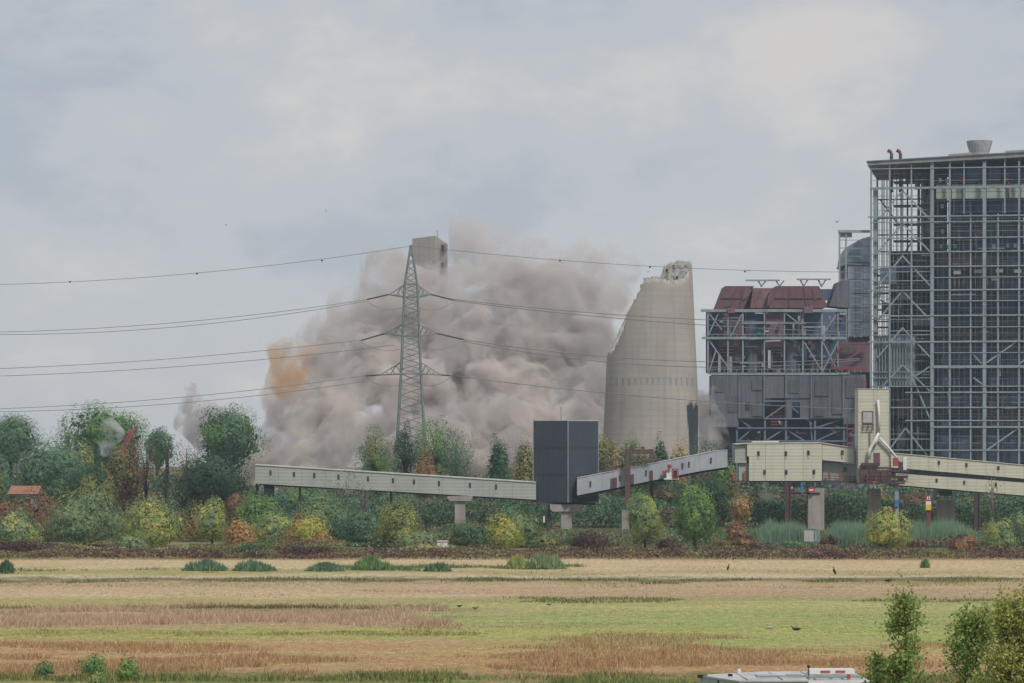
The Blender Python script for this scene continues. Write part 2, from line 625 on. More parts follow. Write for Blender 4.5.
blades('sward_grass', 'olive and straw tufts over the strip before the rust grass on the left', 12000, region(-60, 520, 626, 642, -.1, .06, 33.), .08, .30, .05, [(.26, .22, .09), (.36, .27, .13), (.18, .19, .06), (.30, .20, .10)])
blades('sward_grass', 'scattered short green tufts over the mown sward', 26000, region(330, 1100, 602, 648, .0, .06, 19.), .06, .25, .05, GRN + [(.32, .29, .12)])
blades('stubble', 'sparse straw stubble over the far mown field', 30000, region(-60, 1100, 559, 604, -.08, .05, 23.), .08, .35, .06, [(.42, .31, .18), (.33, .25, .14), (.24, .24, .09)])
blades('sedge_margin', 'blue green sedge margin between the far field and the track', 9000, region(280, 610, 564, 573.5, -.12, .06, 27.), .3, .8, .08, [(.09, .17, .09), (.12, .20, .09), (.20, .22, .07)])
blades('sedge_margin', 'low olive sedge margin on the left beyond the track', 5000, region(-60, 320, 565, 574, .05, .06, 29.), .2, .6, .08, [(.12, .16, .07), (.20, .20, .07)])


# ================================================================== VEGETATION
PAL = {
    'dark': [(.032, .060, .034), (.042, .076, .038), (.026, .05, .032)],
    'oak': [(.034, .060, .038), (.042, .072, .042), (.028, .05, .034)],
    'teal': [(.055, .095, .056), (.070, .115, .064), (.056, .088, .058)],
    'green': [(.065, .115, .044), (.085, .138, .05), (.056, .098, .042)],
    'fresh': [(.12, .195, .055), (.15, .22, .065), (.09, .155, .05)],
    'willow': [(.125, .165, .085), (.15, .19, .095), (.10, .14, .075)],
    'lime': [(.20, .235, .075), (.24, .265, .085), (.16, .20, .07)],
    'yellow': [(.29, .275, .06), (.33, .29, .07), (.22, .24, .06)],
    'olive': [(.115, .125, .05), (.14, .14, .06), (.09, .105, .045)],
    'rust': [(.175, .098, .055), (.20, .12, .065), (.135, .085, .05)],
    'orange': [(.27, .15, .06), (.30, .175, .08), (.23, .13, .055)],
    'tan': [(.27, .195, .10), (.31, .22, .11), (.22, .16, .09)],
    'purple': [(.055, .035, .033), (.075, .045, .04), (.045, .032, .03)],
    'brown': [(.11, .075, .055), (.14, .09, .06), (.09, .065, .05)],
    'grey': [(.13, .13, .11), (.16, .15, .13), (.11, .115, .10)],
    'reed': [(.10, .155, .105), (.13, .185, .12), (.085, .135, .095)],
}


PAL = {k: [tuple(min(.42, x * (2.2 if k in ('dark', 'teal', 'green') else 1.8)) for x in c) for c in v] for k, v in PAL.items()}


def lumps(u, k, seed, n=26):
    """smooth random bumps over the sphere of directions: sum of rounded lobes"""
    c = unit(n)
    a = rng.uniform(.4, 1.0, n)
    d = u @ c.T
    return (np.exp((d - 1) * k) * a).max(axis=1), np.argmax(np.exp((d - 1) * k) * a, axis=1)


def crown_points(shape, n, spread):
    """leaf positions in a unit crown (x, y in -1..1, z in 0..1): lumpy outline, hollows between the lumps, and stray sprays"""
    u = unit(n)
    u[:, 2] *= .98
    b1, i1 = lumps(u, 9.0, 0, 22)
    b2, i2 = lumps(u, 34.0, 0, 90)
    r = .50 + .44 * b1 + .20 * b2
    q = rng.uniform(0, 1, n) ** spread
    q = np.where(rng.uniform(0, 1, n) < .10, rng.uniform(.9, 1.10, n), q)
    p = u * (r * q)[:, None]
    if shape == 'dome':
        p[:, 2] = np.where(p[:, 2] < 0, p[:, 2] * .38, p[:, 2] * .72) + .30
        low = p[:, 2] < .28
        p[low, :2] *= (1.0 + .10 * rng.uniform(0, 1, low.sum()))[:, None]
    elif shape in ('cone', 'column'):
        z = (p[:, 2] + 1) / 2
        k = (1.25 * (1 - z) ** .7 + .10) if shape == 'cone' else (1.1 * (1 - z) ** .38 + .08)
        k *= np.where(z < .2, .55 + z * 2.25, 1)
        p[:, :2] *= (k / np.sqrt(np.clip(1 - (2 * z - 1) ** 2, .12, 1)))[:, None]
        p[:, 2] = z
    else:
        p[:, 2] = p[:, 2] * .5 + .5
        p[:, :2] *= (1.0 + .12 * (.5 - p[:, 2]))[:, None]
    return p, u, i1 * 90 + i2, b2


def plant(name, label, cat, px, ytop, wpx, d, pal, shape='round', lo=None, dens=1.0, mix=None, leaf=None, group=None, limbs=True, bark='bark', spread=.42, trunk_lean=0., nl=None):
    """tree or bush standing on the ground at (px, d), its top at picture row ytop; lo = share of the height free of leaves"""
    pxm = FPX / d
    gz = ground_z(d)
    zt = CAMH + (HZ - ytop) * d / FPX
    H = zt - gz
    R = wpx / pxm / 2
    lo = {'round': .25, 'dome': 0.0, 'cone': .08, 'column': .05, 'sparse': .2}[shape] if lo is None else lo
    x = GX(px, d)
    root = thing(name, label, cat, (x, d, gz), group)
    s = leaf or max(.20, 1.3 / pxm)
    h = H * (1 - lo)
    n = int(np.clip(dens * 14.0 * R * h / (s * s), 500, 17000))
    p, dr, li, hi_ = crown_points(shape, n, spread)
    if shape == 'sparse':                      # airy crown: keep only some of the sprays
        ids, inv = np.unique(li, return_inverse=True)
        keep = (rng.uniform(0, 1, len(ids)) < (.55 if dens < .5 else .78))[inv]
        p, dr, li, hi_ = p[keep], dr[keep], li[keep], hi_[keep]
        n = len(p)
    p[:, :2] *= R / max(1e-3, np.percentile(np.abs(p[:, 0]), 98))
    za, zb2 = np.percentile(p[:, 2], .5), np.percentile(p[:, 2], 99.7)
    p[:, 2] = np.clip((p[:, 2] - za) / (zb2 - za), -.02, 1.03) * h + H * lo
    p[:, 2] = np.maximum(p[:, 2], .05)
    cen = p[rng.choice(n, 16)] * [.62, .62, .95]
    vol_lobes = 16
    core = (rng.uniform(0, 1, n) < (.10 if shape != 'sparse' and leaf is None else 0))
    nn = dr + rng.normal(0, .26, dr.shape)
    nn /= np.linalg.norm(nn, axis=1, keepdims=True)
    t = np.cross(nn, unit(n))
    t /= np.linalg.norm(t, axis=1, keepdims=True)
    b2 = np.cross(nn, t)
    sz = s * rng.uniform(.6, 1.25, n)[:, None] * .5
    sz[core] *= 3.4                            # big inner leaves close the crown
    mid = np.array([0, 0, H * lo + h * .45])
    p[core] = mid + (p[core] - mid) * .80
    p[:, 2] = np.maximum(p[:, 2], .05)
    cols = np.array(PAL[pal])
    nid = 22 * 90 + 90
    cl = cols[rng.integers(0, 3, nid)] * rng.uniform(.88, 1.14, (nid, 1))
    if mix:
        mp_, fr = mix
        big = rng.uniform(0, 1, 23) < fr
        k = np.where(rng.uniform(0, 1, nid) < .75, big[np.arange(nid) // 90], rng.uniform(0, 1, nid) < fr)
        cl[k] = np.array(PAL[mp_])[rng.integers(0, 3, k.sum())]
    c = cl[li] * rng.uniform(.88, 1.14, (n, 1))
    put('crown', quads_mesh('crown', p, t * sz * 1.25, b2 * sz, c, M['leaf']), root, root.location)
    # trunk with limbs
    r0 = max(.07, .022 * H)
    V, F = [], []

    def add(pts, rads, k=6):
        v, f = tube_mesh('', pts, rads, None, k)
        o = len(V)
        V.extend(v)
        F.extend([tuple(i + o for i in q) for q in f])
    bend = Vector((trunk_lean * H + rng.normal(0, .02) * H, rng.normal(0, .02) * H, 0))
    tp = [Vector((0, 0, -.2)), Vector((0, 0, H * .3)) + bend * .3, Vector((0, 0, H * .6)) + bend * .7, Vector((0, 0, H * .9)) + bend]
    add(tp, [r0 * 1.25, r0 * .85, r0 * .5, r0 * .12])
    if limbs:
        for i in rng.choice(vol_lobes, min(vol_lobes, 14), replace=False):
            e = Vector(cen[i])
            z = max(H * .12, min(e.z * .62, H * .7))
            s0 = Vector((0, 0, z)) + bend * (z / H)
            m1 = s0.lerp(e, .5) + Vector((0, 0, .05 * H))
            add([s0, m1, e], [r0 * .42, r0 * .26, r0 * .06], 5)
    put('trunk', mesh('trunk', V, F, M[bark], True), root, root.location)
    return root


# ---- tall trees on the left, behind the thicket
TL = 'tall trees on the left in front of the smoke'
plant('tall_tree', 'hazy blue green tree at the far left edge, rising beyond its neighbours', 'tree', 10, 414, 58, 640, 'teal', 'round', .45, group=TL)
plant('tall_tree', 'broad teal tree left of the highest rounded crown', 'tree', 52, 434, 84, 560, 'teal', 'round', .25, group=TL)
plant('tall_tree', 'highest rounded green crown of the left wood, wisps of smoke before it', 'tree', 106, 402, 86, 640, 'green', 'round', .42, mix=('teal', .5), group=TL)
plant('tall_tree', 'sparse pale green tree with gaps, left of the highest crown', 'tree', 68, 416, 26, 620, 'green', 'sparse', .3, dens=.4, group=TL)
plant('tall_tree', 'rounded green tree at the right end of the left wood, grey smoke beside it', 'tree', 229, 405, 64, 640, 'green', 'round', .40, mix=('teal', .35), group=TL)
plant('tall_tree', 'broad dark green oak standing next to the end of the long conveyor', 'tree', 212, 446, 88, 545, 'oak', 'round', .12, dens=1.2, group=TL)
plant('tall_tree', 'slender open green tree just left of the dark oak', 'tree', 166, 432, 26, 560, 'dark', 'sparse', .25, dens=.35, group=TL)
plant('tall_tree', 'autumn brown tree with thin crown under the red crane boom', 'tree', 124, 440, 46, 560, 'brown', 'round', .2, dens=.6, mix=('olive', .5), group=TL)
plant('tall_tree', 'thin green and russet tree between the boom and the slender open tree', 'tree', 146, 440, 30, 565, 'dark', 'sparse', .3, dens=.45, mix=('rust', .35), group=TL)
plant('tall_tree', 'olive tree with dull yellow top left of the crane boom', 'tree', 84, 441, 34, 575, 'olive', 'round', .2, mix=('lime', .3), group=TL)
plant('tall_tree', 'olive brown tree low in the middle of the left wood', 'tree', 90, 464, 56, 520, 'olive', 'round', .15, mix=('dark', .4), group=TL)
plant('tall_tree', 'small dark pointed conifer among the olive crowns', 'conifer', 97, 446, 13, 556, 'dark', 'cone', .1, group=TL)
plant('tall_tree', 'russet topped tree right beside the slender open tree', 'tree', 186, 440, 28, 575, 'olive', 'sparse', .3, dens=.45, mix=('rust', .4), group=TL)
plant('tall_tree', 'pale green far tree seen between the two rounded crowns', 'tree', 158, 427, 28, 690, 'teal', 'round', .5, group=TL)
plant('tall_tree', 'dark teal tree filling the wood above the tiled roof', 'tree', 62, 462, 44, 525, 'teal', 'round', .1, mix=('dark', .5), group=TL)
plant('tall_tree', 'dull teal tree at the left edge, left of the tiled roof', 'tree', 0, 452, 36, 530, 'teal', 'round', .1, mix=('olive', .3), group=TL)

# ---- trees between the long conveyor and the dust
TC = 'trees behind the long conveyor, in front of the dust'
plant('tall_tree', 'yellowing green tree left of the pylon foot, above the conveyor', 'tree', 376, 427, 42, 590, 'green', 'sparse', .18, dens=.75, mix=('olive', .4), group=TC)
plant('tall_tree', 'narrow dark tree directly in front of the pylon foot', 'tree', 405, 422, 28, 600, 'dark', 'sparse', .18, dens=.8, group=TC)
plant('tall_tree', 'light green airy tree right of the pylon foot', 'tree', 436, 418, 60, 600, 'teal', 'sparse', .2, dens=.62, mix=('green', .4), group=TC)
plant('tall_tree', 'rust coloured small tree right below the airy green one', 'tree', 426, 447, 28, 585, 'rust', 'round', .1, dens=.7, group=TC)
plant('tall_tree', 'small green tree at the right of the rust tree', 'tree', 456, 431, 34, 610, 'teal', 'sparse', .3, dens=.5, group=TC)
plant('tall_tree', 'lone dark tree with layered branches before the dust, left of the grey tower', 'tree', 499, 436, 27, 585, 'dark', 'cone', .05, dens=.75, group=TC)
plant('tall_tree', 'ochre brown tree hugging the left wall of the grey tower', 'tree', 526, 436, 28, 590, 'tan', 'round', .1, dens=.6, mix=('olive', .4), group=TC)
TS = 'trees at the foot of the broken concrete stump'
plant('stump_tree', 'yellow green tree at the left foot of the stump, beside the grey tower', 'tree', 606, 436, 38, 600, 'olive', 'round', .1, mix=('tan', .35), group=TS)
plant('stump_tree', 'olive tree over the red portal frame', 'tree', 634, 434, 40, 605, 'olive', 'round', .1, mix=('green', .35), group=TS)
plant('stump_tree', 'round dark green tree at the middle of the stump foot', 'tree', 661, 434, 20, 600, 'dark', 'round', .08, group=TS)
plant('stump_tree', 'tan thin autumn tree at the stump foot under the doorway', 'tree', 680, 439, 22, 600, 'tan', 'round', .1, dens=.5, group=TS)
plant('stump_tree', 'flat topped bright green tree under the stump doorway', 'tree', 704, 437, 34, 605, 'teal', 'sparse', .25, dens=.6, group=TS)

# ---- wood behind and beneath the inclined gallery and the cream block
TG = 'dark wood beneath the galleries'
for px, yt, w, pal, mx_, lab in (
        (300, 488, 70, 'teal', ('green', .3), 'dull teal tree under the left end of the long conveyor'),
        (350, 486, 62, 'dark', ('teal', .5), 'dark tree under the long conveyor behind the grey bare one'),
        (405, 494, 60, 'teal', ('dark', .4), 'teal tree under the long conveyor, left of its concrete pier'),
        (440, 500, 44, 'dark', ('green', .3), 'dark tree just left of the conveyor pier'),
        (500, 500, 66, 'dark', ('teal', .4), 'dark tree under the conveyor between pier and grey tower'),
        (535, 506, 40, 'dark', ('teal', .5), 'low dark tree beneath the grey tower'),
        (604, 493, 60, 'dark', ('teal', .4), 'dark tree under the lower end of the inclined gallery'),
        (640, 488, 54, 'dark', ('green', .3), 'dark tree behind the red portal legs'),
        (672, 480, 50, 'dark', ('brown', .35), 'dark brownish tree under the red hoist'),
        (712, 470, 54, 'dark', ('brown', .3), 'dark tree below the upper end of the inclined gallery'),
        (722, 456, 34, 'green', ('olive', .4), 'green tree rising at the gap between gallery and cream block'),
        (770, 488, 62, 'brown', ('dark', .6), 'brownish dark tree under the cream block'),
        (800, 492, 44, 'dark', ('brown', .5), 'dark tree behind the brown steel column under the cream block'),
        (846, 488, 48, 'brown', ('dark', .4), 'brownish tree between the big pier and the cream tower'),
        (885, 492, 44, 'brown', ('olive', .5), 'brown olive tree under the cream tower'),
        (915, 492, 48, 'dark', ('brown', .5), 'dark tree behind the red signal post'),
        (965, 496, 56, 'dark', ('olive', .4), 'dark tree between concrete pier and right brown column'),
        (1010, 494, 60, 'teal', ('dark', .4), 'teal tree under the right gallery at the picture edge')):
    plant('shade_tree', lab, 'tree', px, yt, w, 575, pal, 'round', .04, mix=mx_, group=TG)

# bare and grey trees
plant('bare_tree', 'grey nearly leafless tree in front of the long conveyor, fuller left one', 'tree', 345, 468, 30, 500, 'grey', 'sparse', .25, dens=.16, bark='bark_grey')
plant('bare_tree', 'grey nearly leafless tree in front of the long conveyor, right one', 'tree', 364, 472, 24, 502, 'grey', 'sparse', .25, dens=.14, bark='bark_grey')
plant('bare_tree', 'pale stemmed birch with few leaves between the right brown column and the lime bush', 'tree', 992, 470, 22, 500, 'grey', 'sparse', .3, dens=.08, bark='bark_grey')
plant('bare_tree', 'thin grey tree beneath the gallery left of the signal post', 'tree', 905, 492, 24, 545, 'grey', 'sparse', .2, dens=.14, bark='bark_grey')
plant('autumn_tree', 'small tan autumn tree standing before the dark wood under the cream block', 'tree', 741, 492, 26, 520, 'tan', 'round', .3, dens=.45, mix=('orange', .4))

# ---- front bushes along the meadow edge, left to right
FB = 'bushes along the far edge of the meadow'
for nm, cat, px, yt, w, d, pal, shape, mx_, lab in (
        ('willow_bush', 'bush', 14, 506, 52, 462, 'willow', 'dome', ('lime', .3), 'pale willow bush at the far left edge of the meadow'),
        ('willow_bush', 'bush', 84, 487, 84, 480, 'willow', 'dome', ('teal', .25), 'large grey green willow dome, biggest bush on the left'),
        ('willow_bush', 'bush', 152, 497, 64, 476, 'lime', 'dome', ('willow', .4), 'pale yellow green bush right of the large willow dome'),
        ('willow_bush', 'bush', 47, 493, 42, 500, 'brown', 'dome', ('rust', .4), 'rusty brown bush in front of the tiled roof'),
        ('willow_bush', 'bush', 22, 489, 38, 507, 'brown', 'dome', ('olive', .4), 'dull brown bush standing straight under the tiled roof'),
        ('willow_bush', 'bush', 5, 496, 30, 505, 'rust', 'dome', ('brown', .5), 'brown bush at the left edge, behind the pale willow'),
        ('willow_bush', 'bush', 130, 534, 44, 452, 'olive', 'dome', ('willow', .4), 'low olive bush in front of the yellow green one'),
        ('young_tree', 'tree', 212, 497, 34, 470, 'lime', 'cone', ('willow', .3), 'pale young poplar left of the orange bush'),
        ('orange_bush', 'bush', 240, 518, 34, 462, 'orange', 'dome', None, 'bright orange autumn bush'),
        ('willow_bush', 'bush', 196, 500, 30, 500, 'rust', 'dome', ('olive', .5), 'russet bush in shade behind the pale young poplar'),
        ('willow_bush', 'bush', 237, 492, 26, 505, 'rust', 'round', ('brown', .4), 'red brown bush under the dark oak'),
        ('willow_bush', 'bush', 258, 493, 56, 490, 'fresh', 'dome', ('green', .5), 'mid green bush right of the dark oak'),
        ('willow_bush', 'bush', 322, 490, 70, 488, 'teal', 'dome', ('willow', .35), 'wide dull teal bush under the conveyor, behind the yellow one'),
        ('yellow_bush', 'bush', 308, 512, 50, 466, 'yellow', 'dome', ('orange', .45), 'golden yellow bush under the long conveyor'),
        ('yellow_bush', 'bush', 276, 508, 40, 472, 'lime', 'dome', ('willow', .4), 'pale lime bush just left of the golden bush'),
        ('willow_bush', 'bush', 399, 497, 48, 474, 'lime', 'dome', ('olive', .35), 'lime bush with tan patches left of the conveyor pier'),
        ('willow_bush', 'bush', 360, 510, 44, 480, 'teal', 'dome', ('dark', .3), 'dull green bush between the golden and the lime one'),
        ('willow_bush', 'bush', 415, 531, 46, 456, 'willow', 'dome', ('olive', .3), 'low grey green bush behind the bramble, left of the white trailer'),
        ('dark_bush', 'bush', 470, 521, 40, 462, 'dark', 'dome', ('olive', .35), 'dark green bush at the foot of the conveyor pier'),
        ('yellow_bush', 'bush', 505, 510, 38, 464, 'yellow', 'dome', ('lime', .4), 'yellow green bush right of the dark bush at the pier'),
        ('willow_bush', 'bush', 520, 510, 44, 476, 'willow', 'dome', ('olive', .3), 'grey green bush tucked behind the yellow green one'),
        ('dark_bush', 'bush', 545, 534, 34, 458, 'olive', 'dome', ('dark', .4), 'low olive bush under the grey tower'),
        ('purple_bush', 'bush', 589, 531, 42, 456, 'purple', 'dome', None, 'dark purple bush right under the grey tower'),
        ('poplar_bush', 'tree', 645, 494, 38, 462, 'lime', 'column', ('willow', .35), 'pale lime young poplar at the portal frame'),
        ('purple_bush', 'bush', 668, 538, 26, 454, 'purple', 'dome', None, 'dark purple bush between the two young poplars'),
        ('poplar_bush', 'tree', 695, 482, 44, 455, 'fresh', 'cone', ('green', .6), 'tall fresh green young poplar below the inclined gallery'),
        ('rust_bush', 'bush', 737, 520, 22, 470, 'rust', 'dome', ('brown', .3), 'rust bush left of the grey reeds'),
        ('purple_bush', 'bush', 748, 535, 26, 456, 'purple', 'dome', ('rust', .3), 'dark purple bush below the rust bush'),
        ('brown_bush', 'bush', 722, 538, 30, 458, 'brown', 'dome', ('olive', .4), 'olive brown bush right of the tall young poplar'),
        ('purple_bush', 'bush', 828, 534, 24, 454, 'purple', 'dome', ('olive', .3), 'dark bush in front of the big concrete pier'),
        ('yellow_bush', 'bush', 887, 508, 46, 462, 'lime', 'dome', ('yellow', .4), 'large yellow green bush under the cream tower'),
        ('purple_bush', 'bush', 918, 538, 22, 456, 'purple', 'dome', ('rust', .3), 'small dark bush at the foot of the red signal post'),
        ('brown_bush', 'bush', 963, 533, 38, 456, 'brown', 'dome', ('rust', .5), 'rounded rusty brown bush left of the right brown column'),
        ('poplar_bush', 'bush', 999, 513, 32, 452, 'lime', 'dome', ('willow', .5), 'pale green bush right of the right brown column'),
        ('poplar_bush', 'bush', 1022, 508, 34, 462, 'willow', 'dome', ('teal', .3), 'grey green bush at the right picture edge'),
        ('dark_bush', 'bush', 1012, 543, 20, 448, 'dark', 'dome', ('purple', .4), 'small dark bush in front of the right edge bushes')):
    plant(nm, lab, cat, px, yt, w, d, pal, shape, mix=mx_, group=FB)

# tall grey reeds (uncountable)
for px0, px1, yt, lab in ((758, 812, 522, 'blue green reeds around the brown column'), (826, 880, 523, 'blue green reeds right of the big pier'),
                          (900, 980, 520, 'blue green reeds behind the red signal post')):
    d = 480.0
    n = 13000
    X = GX(rng.uniform(px0, px1, n), d)
    Yv = rng.uniform(474, 492, n)
    top = CAMH + (HZ - yt) * d / FPX
    h = top * rng.uniform(.45, 1.1, n) * np.clip(.82 + .55 * noisefield(X, Yv, .35, px0) + .3 * noisefield(X, Yv, 1.1, px0 + 5), .35, 1.15) * np.clip(1.05 - np.abs((X - X.mean()) / (np.ptp(X) / 2)) ** 4, .25, 1)
    v = np.zeros((n, 3, 3), np.float32)
    a = rng.uniform(.03, .10, n)
    v[:, 0] = np.stack([X - a, Yv, h * .25 - .6], 1)
    v[:, 1] = np.stack([X + a, Yv, h * .25 - .6], 1)
    v[:, 2] = np.stack([X + rng.normal(0, .35, n), Yv + rng.normal(0, .3, n), h], 1)
    c = np.array(PAL['reed'])[rng.integers(0, 3, n)] * rng.uniform(.7, 1.25, (n, 1))
    tag(put('reeds', raw_mesh('reeds', v.reshape(-1, 3), 3, np.repeat(c, 3, 0), M['grass'])), lab, 'reeds', None, 'stuff')


# low masses nobody could count: brambles in front, undergrowth behind
def mass(name, label, px0, px1, d0, d1, hfun, n, pals, s):
    d = rng.uniform(d0, d1, n)
    px = rng.uniform(px0, px1, n)
    X = (px - 512) * d / FPX
    H = np.array([hfun(x, y) for x, y in zip(X, d)])
    z = H * rng.uniform(0, 1, n) ** .55
    P = np.stack([X, d, z + .05], 1)
    nn = unit(n)
    nn[:, 1] -= .5
    nn[:, 2] += .5
    nn /= np.linalg.norm(nn, axis=1, keepdims=True)
    t = np.cross(nn, unit(n))
    t /= np.linalg.norm(t, axis=1, keepdims=True)
    b = np.cross(nn, t)
    sz = s * rng.uniform(.5, 1.2, n)[:, None] * .5
    pv = noisefield(X, d, .12, 40.)
    idx = np.clip(((pv + .6) / 1.2 * len(pals)).astype(int), 0, len(pals) - 1)
    allc = np.array([PAL[q] for q in pals])
    c = allc[idx, rng.integers(0, 3, n)] * rng.uniform(.7, 1.3, (n, 1))
    return tag(put(name, quads_mesh(name, P, t * sz * 1.2, b * sz, c, M['leaf'])), label, 'undergrowth', None, 'stuff')


def hum(s, lo, hi, o):
    return lambda x, y: max(.05, lo + (hi - lo) * (.5 + .9 * mnoise.noise((x * s, y * s * .5, o))))


mass('bramble_bank', 'low purple brown bramble bank along the far edge of the meadow', -40, 1070, 430, 446, hum(.16, .35, 1.75, 3.), 46000, ['purple', 'brown', 'purple', 'brown', 'olive', 'purple', 'brown'], .30)
mass('bramble_bank', 'taller bramble heap under the golden bush', 190, 345, 436, 450, hum(.10, .8, 2.6, 8.), 16000, ['purple', 'brown', 'olive', 'dark'], .30)
mass('bramble_bank', 'dark bramble heap at the far left edge', -40, 60, 438, 452, hum(.10, .9, 2.4, 5.), 8000, ['purple', 'purple', 'brown'], .30)
mass('dry_scrub', 'dry straw coloured scrub between the brambles and the left willows', 40, 480, 446, 462, hum(.12, .3, 1.6, 11.), 14000, ['tan', 'willow', 'brown'], .3)
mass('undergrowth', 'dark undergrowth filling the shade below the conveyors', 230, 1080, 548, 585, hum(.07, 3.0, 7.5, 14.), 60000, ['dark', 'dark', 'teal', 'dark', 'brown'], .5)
mass('undergrowth', 'low green scrub on the bank around the concrete piers', 230, 1080, 470, 524, hum(.09, .4, 2.3, 31.), 52000, ['dark', 'green', 'teal', 'brown', 'dark', 'olive'], .4)
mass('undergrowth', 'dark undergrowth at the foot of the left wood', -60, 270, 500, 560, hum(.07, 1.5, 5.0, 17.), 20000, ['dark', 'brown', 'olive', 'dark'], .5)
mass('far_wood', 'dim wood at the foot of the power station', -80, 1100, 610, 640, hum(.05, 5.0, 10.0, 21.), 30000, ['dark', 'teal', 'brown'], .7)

# sedge and rush clumps in the far field
RC = 'green rush clumps in the far field'
for px, yt, w, py, pal, lab in ((205, 558, 42, 571, 'teal', 'flat rush clump farthest left in the field'), (254, 559, 40, 571, 'teal', 'flat rush clump second from the left'),
                           (372, 556, 40, 570, 'green', 'tallest dark green rush clump in the far field'), (437, 561, 26, 571, 'teal', 'small low rush clump right of the tallest'),
                           (545, 554, 40, 569, 'willow', 'grey green weedy clump right of the yellow flowers'), (517, 552, 22, 569, 'lime', 'pale tall weeds with yellow flowers'),
                           (6, 559, 14, 573, 'dark', 'small dark clump at the left picture edge'), (925, 557, 8, 568, 'green', 'tiny lone green weed in the right far field'),
                           (325, 562, 36, 571, 'teal', 'low rush strip left of the tallest clump')):
    d = CAMH * FPX / (py - HZ)
    n = int(90 * w)
    Rr = w * d / FPX / 2
    tph = (py - yt) * d / FPX
    uu = unit(n)[:, :2] * rng.uniform(0, 1.15, (n, 1))
    X, Yv = uu[:, 0] * Rr, uu[:, 1] * Rr * .6
    prof_ = np.clip(1.0 - np.abs(X / Rr) ** 4 * .6, .15, 1) * np.clip(.8 + .8 * noisefield(X + px, Yv, .55, 3.) + .35 * noisefield(X + px, Yv, 1.7, 8.), .25, 1.15)
    h = tph * prof_ * rng.uniform(.25, 1.05, n) * .95
    v = np.zeros((n, 3, 3), np.float32)
    a = rng.uniform(.05, .13, n)
    z0_ = h * rng.uniform(0, .45, n)
    v[:, 0] = np.stack([X - a, Yv, z0_ - .05], 1)
    v[:, 1] = np.stack([X + a, Yv, z0_ - .05], 1)
    v[:, 2] = np.stack([X + rng.normal(0, .2, n), Yv + rng.normal(0, .2, n), h], 1)
    c = np.where(rng.uniform(0, 1, (n, 1)) < .15, np.array(PAL['willow'])[rng.integers(0, 3, n)], np.array(PAL[pal])[rng.integers(0, 3, n)] * .95) * rng.uniform(.6, 1.4, (n, 1))
    tag(put('rush_clump', raw_mesh('rush_clump', v.reshape(-1, 3), 3, np.repeat(c, 3, 0), M['grass']), None, (GX(px, d), d, 0)), lab, 'rushes', RC)
FW = 'weeds at the near edge of the meadow'
for px, yt, w, py, pal, lab in ((94, 652, 30, 676, 'fresh', 'bright green nettle clump near the meadow front'), (128, 655, 26, 680, 'fresh', 'paler green weed clump right of the nettles'),
                           (45, 660, 20, 676, 'green', 'smaller green weed clump left of the nettles'), (97, 672, 18, 688, 'lime', 'yellow green weed poking up at the bottom edge'),
                           (730, 562, 0.1, 0, 'fresh', '')):
    if not lab:
        continue
    d = CAMH * FPX / (py - HZ)
    plant('weed_clump', lab, 'weeds', px, yt, w, d, pal, 'dome', 0, group=FW, limbs=False, leaf=.15, mix=('green', .4))

